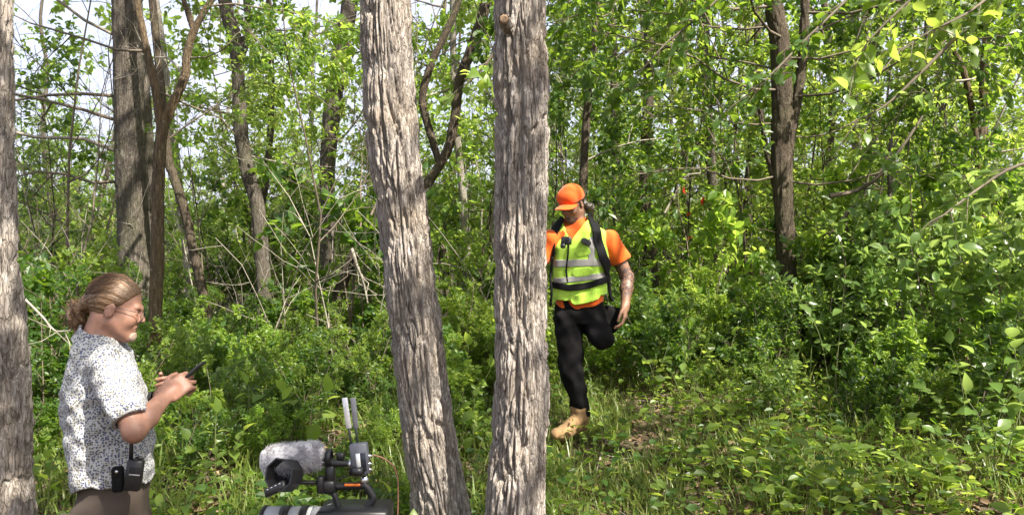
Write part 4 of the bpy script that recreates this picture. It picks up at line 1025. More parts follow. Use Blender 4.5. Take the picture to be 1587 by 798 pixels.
def head_sdf(ears=True, beard=0.0):
    fs = [ell((-0.012, 0, 0.035), (0.098, 0.076, 0.088)), ell((0.03, 0, -0.03), (0.062, 0.060, 0.085))]
    for s in (-1, 1): fs += [rc((0.005, s * 0.050, -0.055), (0.068, s * 0.012, -0.103), 0.022, 0.019), ell((0.058, s * 0.036, -0.028), (0.028, 0.024, 0.028))]
    base = union(fs, 0.03)
    fine = union([rc((0.080, -0.036, 0.022), (0.089, 0, 0.016), 0.010, 0.011), rc((0.080, 0.036, 0.022), (0.089, 0, 0.016), 0.010, 0.011),
                  rc((0.088, 0, 0.008), (0.110, 0, -0.028), 0.007, 0.0085), ell((0.099, 0.010, -0.033), (0.010, 0.007, 0.007)), ell((0.099, -0.010, -0.033), (0.010, 0.007, 0.007)),
                  ell((0.086, 0, -0.062), (0.012, 0.024, 0.0075)), ell((0.084, 0, -0.074), (0.012, 0.020, 0.008)), ell((0.078, 0, -0.100), (0.016, 0.018, 0.016))], 0.008)
    sock = [ell((0.096, s * 0.031, -0.001), (0.014, 0.017, 0.011)) for s in (-1, 1)]
    ball = [ell((0.078, s * 0.031, -0.002), (0.013, 0.015, 0.012)) for s in (-1, 1)]
    mouth = ell((0.097, 0, -0.068), (0.010, 0.021, 0.0022))
    er = [ell((-0.004, s * 0.078, -0.006), (0.021, 0.008, 0.031), rotm((0, 1, 0), 0.2) @ rotm((0, 0, 1), s * 0.35)) for s in (-1, 1)]
    con = [ell((0.003, s * 0.089, -0.006), (0.011, 0.006, 0.017)) for s in (-1, 1)]
    def f(P):
        d = smin(base(P), fine(P), 0.012)
        for g in sock: d = smax(d, -g(P), 0.010)
        for g in ball: d = smin(d, g(P), 0.004)
        d = smax(d, -mouth(P), 0.003)
        for g in er: d = smin(d, g(P), 0.006)
        for g in con: d = smax(d, -g(P), 0.005)
        return d
    return f

def hand_prims(W, Fd, N, handed, curl, thumb, s=1.0):
    """wrist W, forward Fd, palm normal N, index side given by handed; returns (palm list, finger list)"""
    W = np.asarray(W, dtype=float); Fd = unit(Fd); N = unit(np.asarray(N, dtype=float) - Fd * np.dot(N, Fd)); Sd = np.cross(Fd, N) * handed
    Rm = np.stack((Fd, Sd, N), 1)
    palm = [rbox(W + Fd * 0.048 * s, (0.046 * s, 0.038 * s, 0.0135 * s), 0.012 * s, Rm), rc(W, W + Fd * 0.03 * s, 0.026 * s, 0.028 * s), ell(W + (Fd * 0.03 - Sd * 0.024 + N * 0.01) * s, (0.028 * s, 0.016 * s, 0.016 * s), Rm)]
    fingers = []
    for i in range(4):
        p = W + (Fd * (0.088, 0.093, 0.090, 0.082)[i] + Sd * (-0.029 + 0.0195 * i)) * s; an = 0.0
        Ls = [((0.043, 0.047, 0.044, 0.034)[i]), ((0.026, 0.030, 0.028, 0.020)[i]), ((0.021, 0.023, 0.022, 0.018)[i])]
        fan = (i - 1.5) * 0.05; r0 = (0.0092, 0.0095, 0.009, 0.0080)[i] * s
        for j in range(3):
            an += curl[i][j]; d = unit(Fd * math.cos(an) + N * math.sin(an) + Sd * fan); q = p + d * Ls[j] * s
            fingers.append(rc(p, q, r0 * (1 - .07 * j), r0 * (0.93 - .09 * j))); p = q
    p = W + (Fd * 0.025 - Sd * 0.030 + N * 0.006) * s
    for j, (a, b_, c) in enumerate(thumb):
        d = unit(Fd * a + Sd * b_ + N * c); q = p + d * (0.042, 0.032, 0.026)[j] * s
        fingers.append(rc(p, q, (0.0135, 0.0108, 0.0098)[j] * s, (0.0108, 0.0098, 0.008)[j] * s)); p = q
    return palm, fingers

def frame4(fwd, up, loc, s=1.0):
    fwd = unit(fwd); left = unit(np.cross(up, fwd)); up = np.cross(fwd, left)
    m4 = np.eye(4); m4[:3, 0] = fwd * s; m4[:3, 1] = left * s; m4[:3, 2] = up * s; m4[:3, 3] = loc; return m4
def pt4(m4, p): return m4[:3, :3] @ np.asarray(p, dtype=float) + m4[:3, 3]

# skin, cloth and hard materials
def skin_mat(name, col, red):
    m, n, l, b, out = new_mat(name); tc = n.new("ShaderNodeTexCoord"); no = n.new("ShaderNodeTexNoise"); no.inputs["Scale"].default_value = 22; no.inputs["Detail"].default_value = 9; no.inputs["Roughness"].default_value = .7
    l.new(tc.outputs["Object"], no.inputs["Vector"]); r = ramp(n, [(0.32, tuple(np.array(col) * .78)), (0.5, col), (0.68, red)]); l.new(no.outputs["Fac"], r.inputs[0]); l.new(r.outputs[0], b.inputs["Base Color"])
    b.inputs["Roughness"].default_value = 0.5; b.inputs["Subsurface Weight"].default_value = 0.15; b.inputs["Subsurface Radius"].default_value = (0.012, 0.005, 0.003); b.inputs["Subsurface Scale"].default_value = 0.6
    n2 = n.new("ShaderNodeTexNoise"); n2.inputs["Scale"].default_value = 260; l.new(tc.outputs["Object"], n2.inputs["Vector"]); bp = n.new("ShaderNodeBump"); bp.inputs["Strength"].default_value = 0.35; bp.inputs["Distance"].default_value = 0.002
    l.new(n2.outputs["Fac"], bp.inputs["Height"]); l.new(bp.outputs[0], b.inputs["Normal"]); return m
M['skin'] = skin_mat('skin_ruddy', (0.29, 0.155, 0.11), (0.36, 0.18, 0.125))
M['skin2'] = skin_mat('skin_tanned', (0.24, 0.13, 0.085), (0.30, 0.16, 0.105))
def tattoo(m):
    # dark inked sleeve on the bare arm
    n = m.node_tree.nodes; l = m.node_tree.links; b = n["Principled BSDF"]; src = b.inputs["Base Color"].links[0].from_socket
    tc = n.new("ShaderNodeTexCoord"); sx = n.new("ShaderNodeSeparateXYZ"); l.new(tc.outputs["Object"], sx.inputs[0])
    a = n.new("ShaderNodeMapRange"); a.inputs[1].default_value = .27; a.inputs[2].default_value = .28; l.new(sx.outputs[0], a.inputs[0])
    c = n.new("ShaderNodeMapRange"); c.inputs[1].default_value = .97; c.inputs[2].default_value = 1.0; l.new(sx.outputs[2], c.inputs[0])
    no = n.new("ShaderNodeTexNoise"); no.inputs["Scale"].default_value = 34; no.inputs["Detail"].default_value = 3; no.inputs["Distortion"].default_value = 1.5; l.new(tc.outputs["Object"], no.inputs["Vector"])
    e = n.new("ShaderNodeMapRange"); e.inputs[1].default_value = .46; e.inputs[2].default_value = .52; e.inputs[4].default_value = .75; l.new(no.outputs["Fac"], e.inputs[0])
    p = n.new("ShaderNodeMath"); p.operation = 'MULTIPLY'; l.new(a.outputs[0], p.inputs[0]); l.new(c.outputs[0], p.inputs[1])
    q = n.new("ShaderNodeMath"); q.operation = 'MULTIPLY'; l.new(p.outputs[0], q.inputs[0]); l.new(e.outputs[0], q.inputs[1])
    mx = n.new("ShaderNodeMix"); mx.data_type = 'RGBA'; l.new(q.outputs[0], mx.inputs[0]); l.new(src, mx.inputs[6]); mx.inputs[7].default_value = (.045, .042, .048, 1); l.new(mx.outputs[2], b.inputs["Base Color"])
tattoo(M['skin2'])
def hair_mat(name, a, c, scale=(260, 260, 30)):
    m, n, l, b, out = new_mat(name); tc = n.new("ShaderNodeTexCoord"); mp = n.new("ShaderNodeMapping"); mp.inputs["Scale"].default_value = scale; l.new(tc.outputs["Object"], mp.inputs[0])
    no = n.new("ShaderNodeTexNoise"); no.inputs["Scale"].default_value = 1; no.inputs["Detail"].default_value = 4; l.new(mp.outputs[0], no.inputs["Vector"])
    r = ramp(n, [(0.3, a), (0.7, c)]); l.new(no.outputs["Fac"], r.inputs[0]); l.new(r.outputs[0], b.inputs["Base Color"]); b.inputs["Roughness"].default_value = 0.42
    bp = n.new("ShaderNodeBump"); bp.inputs["Strength"].default_value = 0.7; bp.inputs["Distance"].default_value = 0.003; l.new(no.outputs["Fac"], bp.inputs["Height"]); l.new(bp.outputs[0], b.inputs["Normal"]); return m
M['hair'] = hair_mat('light_brown_hair', (0.06, 0.034, 0.018), (0.23, 0.135, 0.072), (60, 260, 260))
M['hair_dark'] = hair_mat('dark_hair', (0.012, 0.009, 0.007), (0.04, 0.028, 0.02))
def cloth(name, col, rough=0.85, var=0.1, weave=600, sheen=0.2, spec=0.25):
    return plain(name, col, rough, 0, var, 9, 0.25, weave, spec, sheen)
M['trouser'] = cloth('brown_grey_cotton', (0.075, 0.058, 0.047), sheen=0); M['black_cloth'] = cloth('black_cloth', (0.008, 0.0075, 0.008), 0.9, 0.4, sheen=0, spec=0.1)
M['orange_tee'] = cloth('orange_jersey', (0.66, 0.105, 0.008), 0.8); M['orange_cap'] = cloth('orange_cap_cloth', (0.72, 0.095, 0.008), 0.8)
M['lime'] = cloth('lime_high_visibility_mesh', (0.46, 0.74, 0.08), 0.75); M['tape'] = plain('reflective_tape', (0.34, 0.33, 0.31), 0.5, 0.1, 0.08, 30)
M['webbing'] = cloth('black_webbing', (0.007, 0.007, 0.008), 0.8, sheen=0, spec=0.15); M['plastic'] = plain('black_plastic', (0.012, 0.012, 0.014), 0.42, 0, 0.2, 30)
M['tan_boot'] = plain('tan_nubuck', (0.20, 0.12, 0.055), 0.9, 0, 0.35, 25, 0.4, 180); M['sole'] = plain('brown_rubber', (0.16, 0.10, 0.055), 0.8)
M['eye'] = plain('eye_white', (0.7, 0.68, 0.65), 0.2); M['metal'] = plain('silver_metal', (0.6, 0.6, 0.62), 0.25, 1.0, 0.08); M['dark_metal'] = plain('dark_metal', (0.06, 0.06, 0.065), 0.35, 0.8, 0.1)
def print_mat():
    m, n, l, b, out = new_mat('white_cotton_with_small_print'); tc = n.new("ShaderNodeTexCoord")
    vo = n.new("ShaderNodeTexVoronoi"); vo.inputs["Scale"].default_value = 125; vo.inputs["Randomness"].default_value = 0.7; l.new(tc.outputs["Object"], vo.inputs["Vector"])
    no = n.new("ShaderNodeTexNoise"); no.inputs["Scale"].default_value = 150; l.new(tc.outputs["Object"], no.inputs["Vector"])
    ad = n.new("ShaderNodeMath"); ad.operation = 'MULTIPLY_ADD'; l.new(no.outputs["Fac"], ad.inputs[0]); ad.inputs[1].default_value = 0.35; l.new(vo.outputs["Distance"], ad.inputs[2])
    r = ramp(n, [(0.58, (1, 1, 1)), (0.70, (0, 0, 0))]); l.new(ad.outputs[0], r.inputs[0])
    r2 = ramp(n, [(0.0, (0.07, 0.08, 0.14)), (0.45, (0.09, 0.10, 0.17)), (0.6, (0.17, 0.16, 0.11)), (1.0, (0.09, 0.09, 0.10))]); l.new(vo.outputs["Color"], r2.inputs[0])
    mx = n.new("ShaderNodeMix"); mx.data_type = 'RGBA'; l.new(r.outputs[0], mx.inputs[0]); mx.inputs[6].default_value = (0.44, 0.445, 0.45, 1); l.new(r2.outputs[0], mx.inputs[7])
    l.new(mx.outputs[2], b.inputs["Base Color"]); b.inputs["Roughness"].default_value = 0.85; b.inputs["Specular IOR Level"].default_value = 0.2
    return m
M['print'] = print_mat()

# ------------------------------------------------------------------ man with the phone
def build_cameraman():
    Yb = 2.9; base = at(170, 399, Yb); gz = float(ground(base[0], base[1])); base[2] = -0.10
    L = lambda px, py, Y: at(px, py, Y) - base
    yaw = R(10); fw = np.array((math.cos(yaw), math.sin(yaw), 0)); lf = np.array((-fw[1], fw[0], 0))
    hd_f = unit(np.array((math.cos(R(14)) * math.cos(R(-13)), math.sin(R(14)) * math.cos(R(-13)), math.sin(R(-13)))))
    HM = frame4(hd_f, (0, 0, 1), (0.022, 0.0, 1.618), 0.91)
    head = xform(head_sdf(), HM)
    shR, elR, wrR, knR = L(166, 566, 2.72), L(208, 668, 2.63), L(257, 613, 2.80), L(284, 594, 2.85)
    shL, elL, wrL = L(178, 566, 3.10), L(216, 660, 3.14), L(250, 613, 3.0)
    tz = [(0.86, 0.00, 0, .115, .150), (1.0, 0.016, 0, .128, .156), (1.12, 0.004, 0, .134, .158), (1.215, -0.008, 0, .132, .160), (1.32, -0.022, 0, .122, .164), (1.42, -0.028, 0, .092, .148), (1.47, -0.035, 0, .085, .12), (1.52, -0.035, 0, .062, .075)]
    torso_in = stack([(z, cx, cyy, a - (.012 if z > 1.1 else .045), b_ - (.012 if z > 1.1 else .045)) for z, cx, cyy, a, b_ in tz], yaw)
    neck = rc(pt4(HM, (-0.025, 0, -0.05)), (-0.045, 0, 1.48), 0.055, 0.062)
    # right hand holds the phone, left hand supports it
    Fd = unit(knR - wrR); N = np.array((0.25, 0.9, 0.15))
    pr, fr = hand_prims(wrR, Fd, N, -1, [(0.75, 1.25, 0.7), (0.75, 1.3, 0.7), (0.8, 1.35, 0.7), (0.85, 1.4, 0.7)], [(0.75, -0.55, 0.45), (0.8, -0.2, 0.6), (0.85, 0.0, 0.5)], 0.98)
    FdL = unit(L(283, 592, 2.93) - wrL)
    pl, fl = hand_prims(wrL, FdL, (0.3, -0.75, 0.35), 1, [(0.8, 1.1, 0.6)] * 4, [(0.75, -0.5, 0.4), (0.8, -0.2, 0.5), (0.8, 0.1, 0.5)], 0.95)
    armR = union([rc(shR, elR, .045, .036), rc(elR, elR * .6 + wrR * .4, .034, .036), rc(elR * .6 + wrR * .4, wrR, .036, .025)], .02)
    armL = union([rc(shL, elL, .050, .043), rc(elL, elL * .55 + wrL * .45, .043, .042), rc(elL * .55 + wrL * .45, wrL, .042, .028)], .02)
    palms = union(pr, .012); fing = hard(fr); palmL = union(pl, .012); fingL = hard(fl)
    legs = []
    for s in (-1, 1):
        hp = lf * s * .09 + np.array((0.0, 0, .93)); kn = lf * s * .10 + np.array((0.02, 0, .50)); an = lf * s * .11 + np.array((-0.03, 0, .10))
        legs += [rc(hp, kn, .066, .050), rc(kn, an, .050, .038), rc(an, an + fw * .16 + (0, 0, -.05), .04, .032)]
    legs = union(legs, .03)
    def body(P):
        d = smin(torso_in(P), neck(P), .03); d = smin(d, head(P), .02); d = smin(d, smin(armR(P), smin(palms(P), fing(P), .006), .015), .03)
        d = smin(d, smin(armL(P), smin(palmL(P), fingL(P), .006), .015), .03); return smin(d, legs(P), .02)
    b = sdf_obj('person', body, (-.26, -.36, -.02), (.42, .36, 1.78), .0050, M['skin'], None, base)
    tag(b, 'person in a printed white shirt and glasses looking down at a phone', 'person')
    # shirt
    slR = shR + (elR - shR) * .72; slL = shL + (elL - shL) * .72
    torso = stack([(0.86, .014, 0, .138, .170)] + tz[1:], yaw); sleeves = union([rc(shR + lf * .016, slR, .068, .068), rc(shL - lf * .012, slL, .070, .074)], .03)
    fo = folds(3, .0042, 34, dirs=[(.9, .1, .6), (.7, .2, -.7), (.2, .9, .4), (.5, .4, .3), (.3, -.8, .8)]); fo2 = folds(4, .0028, 75, dirs=[(.8, .3, .5), (.2, .6, -.7), (.9, -.2, .1)])
    axR = unit(elR - shR); axL = unit(elL - shL)
    # hem falls toward the back and is caught up at the hip
    def shirt(P):
        d = smin(torso(P) - .006, sleeves(P), .035) + fo(P) + fo2(P)
        d = np.maximum(d, np.where(True, (P - slR) @ axR.astype(np.float32), 0) - .028 + 9 * ((np.linalg.norm(P - slR, axis=1) > .17)) * -1)
        d = np.maximum(d, (P - slL) @ axL.astype(np.float32) - .028 - 9 * (np.linalg.norm(P - slL, axis=1) > .17))
        hem = 0.955 + 0.33 * np.clip(P[:, 0] + .10, 0, .12) * 1.6 + 0.012 * np.sin(P[:, 0] * 30 + P[:, 1] * 22) - 0.25 * np.clip(P[:, 0] - .08, 0, .2)
        d = np.maximum(d, hem - P[:, 2])
        d = smax(d, -(neck(P) - .006), .006)
        d = np.maximum(d, -np.maximum(armR(P) - .006, (P - slR) @ -axR.astype(np.float32) - .02))
        return np.maximum(d, -(head(P) - .004))
    sh = sdf_obj('shirt', shirt, (-.27, -.40, .88), (.24, .36, 1.58), .0042, M['print'], b)
    ca = np.array((-.042, 0, 1.508)); cn = unit(np.array((0.42, 0, 0.9)))
    def collar(P):
        q = P - ca; h = q @ cn; d = neck(P); r = np.abs(d - .014 - .010 * np.clip(-h / .03, 0, 1)) - .0045
        return np.maximum(r, np.maximum(h - .024, -h - .030)) 
    sdf_obj('collar', collar, (-.16, -.12, 1.42), (.10, .12, 1.58), .0030, M['print'], sh)
    # trousers
    tr = [stack([(.80, .008, 0, .116, .158), (.90, .01, 0, .118, .156), (1.0, .016, 0, .112, .145), (1.05, .014, 0, .106, .140)], yaw)]
    for s in (-1, 1):
        hp = lf * s * .088 + np.array((0.0, 0, .88)); kn = lf * s * .10 + np.array((0.02, 0, .50)); an = lf * s * .11 + np.array((-0.03, 0, .10))
        tr += [rc(hp, kn, .092, .076), rc(kn, an, .076, .070)]
    tru = union(tr, .03); fo3 = folds(8, .005, 40, dirs=[(.3, .2, .9), (.7, .2, .7), (.6, -.3, .5), (.2, .9, .3)])
    trs = sdf_obj('trousers', lambda P: np.maximum(tru(P) + fo3(P), .07 - P[:, 2]), (-.22, -.26, .04), (.22, .26, 1.08), .006, M['trouser'], b)
    pc = lf * -.162 + fw * -.055 + np.array((0, 0, .905)); Rp = np.stack((fw, lf, np.array((0, 0, 1.))), 1) @ rotm((0, 1, 0), .12)
    mb = MB(); mbox(mb, pc, (.115, .012, .045), Rp, .005); mb.build('pocket_flap', M['trouser'], trs)
    mb = MB(); mbox(mb, pc + np.array((0, .006, -.06)), (.125, .012, .12), Rp, .005); mb.build('pocket', M['trouser'], trs)
    for s in (-1, 1):
        an = lf * s * .11 + np.array((-0.03, 0, .0))
        sdf_obj('shoe', lambda P: np.maximum(union([rc(an + (0, 0, .09), an + (0, 0, .05), .05, .05), rc(an + fw * .02 + (0, 0, .045), an + fw * .17 + (0, 0, .038), .048, .042), rc(an - fw * .05 + (0, 0, .04), an + (0, 0, .04), .04, .045)], .02)(P), -P[:, 2]), (an[0] - .14, an[1] - .1, -.01), (an[0] + .26, an[1] + .16, .15), .006, M['sole'], b)
    # hair, slicked back into a curly bun
    hs = head_sdf()
    cap_ = ell((-0.012, 0, 0.035), (0.098, 0.076, 0.088))
    def hair_l(P):
        st_ = .0009 * np.sin(np.arctan2(P[:, 1], P[:, 2] + .01) * 61 + 7 * P[:, 0] / .1 + 3 * np.sin(P[:, 2] * 40)) + .0012 * np.sin(np.arctan2(P[:, 1], P[:, 2] + .01) * 23 + 2 * np.sin(P[:, 0] * 30))
        d = cap_(P) - .006 - st_
        front = (P[:, 0] - P[:, 2] * .85 - .012) * .72
        ear = .028 - np.linalg.norm((P - np.array((0.006, 0, -.012), dtype=np.float32))[:, [0, 2]], axis=1)
        d = smax(d, front, .008); d = smax(d, ear, .006)
        return smax(d, -P[:, 2] - .05, .012)
    hr = sdf_obj('hair', xform(hair_l, HM), (-.14, -.12, 1.52), (.16, .14, 1.78), .0030, M['hair'], b)
    bunc = L(120, 487, 2.9); nb_ = folds(12, .007, 150, 8)
    def bun(P):
        return smin(ell(bunc, (.032, .032, .042))(P), smin(rc(pt4(HM, (-.095, 0, .01)), bunc, .026, .022)(P), rc(bunc, bunc + (.012, 0, -.055), .024, .016)(P), .02), .02) + nb_(P)
    bn = sdf_obj('hair_bun', bun, bunc - .11, bunc + (.14, .1, .1), .0035, M['hair'], hr)
    rg = np.random.default_rng(9); mb = MB()
    for k in range(110):
        c0 = bunc + rg.normal(0, 1, 3) * (.018, .018, .026); d = unit(rg.normal(0, 1, 3) + (-.4, 0, -.3)); t = np.linspace(0, 1, 12); U_ = unit(np.cross(d, rg.normal(0, 1, 3))); V_ = np.cross(d, U_); ra = rg.uniform(.006, .013); tw = rg.uniform(6, 11)
        P = c0 + d * (t[:, None] * rg.uniform(.02, .05)) + U_ * (np.cos(t * tw) * ra)[:, None] + V_ * (np.sin(t * tw) * ra)[:, None]
        v, f = tube(P, np.linspace(.0016, .0007, 12), 3); mb.add(v, f)
    for k in range(26):       # stray hairs on the crown
        y0 = rg.uniform(-.05, .05); p0 = pt4(HM, (.05, y0, .105)); p1 = pt4(HM, (rg.uniform(-.06, 0), y0 * .8, .128 + rg.uniform(0, .008))); p2 = pt4(HM, (-.105, y0 * .5, .06 + rg.uniform(-.02, .02)))
        v, f = tube(spline([p0, p1, p2], 10), .0008, 3); mb.add(v, f)
    mb.build('loose_curls', M['hair'], hr)
    # combed strands from the hairline back to the tie
    mb = MB(); ec = np.array((-.012, 0, .035)); er_ = np.array((.098, .076, .088)); bd_ = unit(np.array((-.9, 0, -.12)))
    for k in range(620):
        a = rg.uniform(-1.5, 1.5); zz = math.cos(a); d0 = unit(np.array((.62 - .5 * abs(math.sin(a)) + rg.normal(0, .05), math.sin(a), max(zz, .02) + .18)))
        t0 = rg.uniform(0, .55); t = np.linspace(t0, min(1, t0 + rg.uniform(.3, .6)), 8)[:, None]; om = math.acos(np.clip(d0 @ bd_, -1, 1)); D = (np.sin((1 - t) * om) * d0 + np.sin(t * om) * bd_) / math.sin(om)
        P = ec + D * (er_ + .0065 + rg.uniform(-.001, .0025) + .006 * np.sin(t * 3.1) * rg.random() ** 3); P = np.array([pt4(HM, q) for q in P]); v, f = tube(P, .0006, 3); mb.add(v, f)
    so = mb.build('hair_strands', M['hair'], hr); so['kind'] = 'stuff'
    # grey goatee stubble
    gb = lambda P: np.maximum(hs(P) - .0035, np.maximum(ell((.080, 0, -.098), (.024, .03, .024))(P), -hs(P) - .004)) + .0012 * np.sin(P[:, 1] * 900) * np.sin(P[:, 2] * 800)
    sdf_obj('goatee', xform(gb, HM), pt4(HM, (.07, 0, -.1)) - .06, pt4(HM, (.07, 0, -.1)) + .06, .0025, plain('grey_stubble', (0.30, 0.22, 0.17), .8, var=.4, scale=300), b)
    gl = MB()
    for s in (-1, 1):
        t = np.linspace(0, 2 * np.pi, 19)[:-1]; ring = np.array([pt4(HM, (.110 - .10 * abs(s * .032 + .023 * math.cos(a)) ** 2 * 10, s * .033 + .023 * math.cos(a), -.006 + .016 * math.sin(a))) for a in np.append(t, t[0])])
        v, f = tube(ring, .0013, 5); gl.add(v, f)
        v, f = tube(np.array([pt4(HM, q) for q in ((.103, s * .057, 0.004), (.07, s * .076, .008), (.0, s * .082, .012), (-.018, s * .082, -.002))]), .0013, 5); gl.add(v, f)
    v, f = tube(np.array([pt4(HM, q) for q in ((.108, -.011, -.002), (.113, 0, .002), (.108, .011, -.002))]), .0013, 5); gl.add(v, f)
    glo = gl.build('glasses', M['dark_metal'], b)
    m, n, l, bs, out = new_mat('spectacle_glass'); bs.inputs["Transmission Weight"].default_value = 1; bs.inputs["Roughness"].default_value = 0.02; bs.inputs["IOR"].default_value = 1.1
    for s in (-1, 1):
        t = np.linspace(0, 2 * np.pi, 17)[:-1]; mb = MB()
        ring = np.array([pt4(HM, (.108, s * .033 + .0225 * math.cos(a), -.006 + .0155 * math.sin(a))) for a in t]); cen = pt4(HM, (.111, s * .033, -.006))
        mb.add(np.concatenate((ring, cen[None])), np.array([(i, (i + 1) % 16, 16) for i in range(16)])); mb.build('lens', m, glo)
    # watch on the far wrist
    ax = unit(wrL - elL); wq = wrL - ax * .022; mb = MB(); mlathe(mb, wq - ax * .012, ax, [(0, .031), (0, .0345), (.024, .0335), (.024, .030)], 20); wt = mb.build('watch', M['webbing'], b)
    mb = MB(); up_ = unit(np.array((-.5, -.75, .55)) - ax * np.dot((-.5, -.75, .55), ax)); mbox(mb, wq + up_ * .036, (.034, .030, .010), np.stack((ax, np.cross(up_, ax), up_), 1), .003); mb.build('watch_face', M['plastic'], wt)
    # the phone
    pd = unit(L(313, 562, 2.87) - L(283, 590, 2.87)); pn = unit(np.array((-.62, -.05, .6)) - pd * np.dot((-.62, -.05, .6), pd)); ps = np.cross(pn, pd); Rph = np.stack((pd, ps, pn), 1)
    pcen = at(294, 581, 2.885); ph = MB(); mbox(ph, (0, 0, 0), (.132, .066, .009), Rph, .003)
    po = ph.build('mobile_phone', M['plastic'], None, pcen); tag(po, 'black phone held up in both hands by the man with glasses', 'phone')
    mb = MB(); mbox(mb, pn * .0048, (.122, .060, .001), Rph, 0); mb.build('screen', plain('dark_glass', (.02, .022, .025), .08), po)
    # radio and pouch on the belt
    for nm, lab, px, py, sz, ant in (('walkie_talkie', 'black walkie talkie with stub aerial clipped on the belt', 208, 735, (.052, .032, .105), True), ('belt_pouch', 'small black leather belt pouch beside the walkie talkie', 183, 742, (.036, .028, .085), False)):
        c = at(px, py, 2.695); Rr_ = rotm((0, 1, 0), R(8 if ant else -2)) @ rotm((0, 0, 1), yaw)
        mb = MB(); mbox(mb, (0, 0, 0), sz, Rr_, .006); o = mb.build(nm, M['plastic'] if ant else M['webbing'], None, c); tag(o, lab, 'radio' if ant else 'pouch')
        if ant:
            mb = MB(); mlathe(mb, Rr_ @ np.array((-.017, 0, .05)), Rr_ @ np.array((-.10, 0, 1.)), [(0, .001), (0, .0075), (.05, .0065), (.085, .0055), (.088, .001)], 12); mb.build('aerial', M['plastic'], o)
            mb = MB(); mlathe(mb, Rr_ @ np.array((.012, 0, .05)), Rr_ @ np.array((0, 0, 1.)), [(0, .001), (0, .007), (.012, .0065), (.013, .001)], 12); mb.build('knob', M['plastic'], o)
            mb = MB(); mbox(mb, Rr_ @ np.array((.004, -.0165, .004)), (.034, .002, .004), Rr_, 0); mb.build('name_strip', plain('grey_print', (.35, .35, .36), .5), o)
            mb = MB()
            for q in range(5): mbox(mb, Rr_ @ np.array((.004, -.0165, .028 - .0042 * q - .0)), (.032, .003, .0018), Rr_, 0)
            mb.build('speaker_grille', M['plastic'], o)
            mb = MB(); mbox(mb, Rr_ @ np.array((0, .019, .02)), (.02, .012, .07), Rr_, .003); mb.build('belt_clip', M['plastic'], o)
        else:
            mb = MB(); mlathe(mb, Rr_ @ np.array((0, -.0135, .028)), Rr_ @ np.array((0, -1., 0)), [(0, .006), (.002, .0055), (.0032, .003), (.0034, .0003)], 14); mb.build('snap_stud', M['metal'], o)
            mb = MB(); mbox(mb, Rr_ @ np.array((0, -.0135, .022)), (.034, .003, .032), Rr_, .001); mb.build('flap', M['webbing'], o)
build_cameraman()

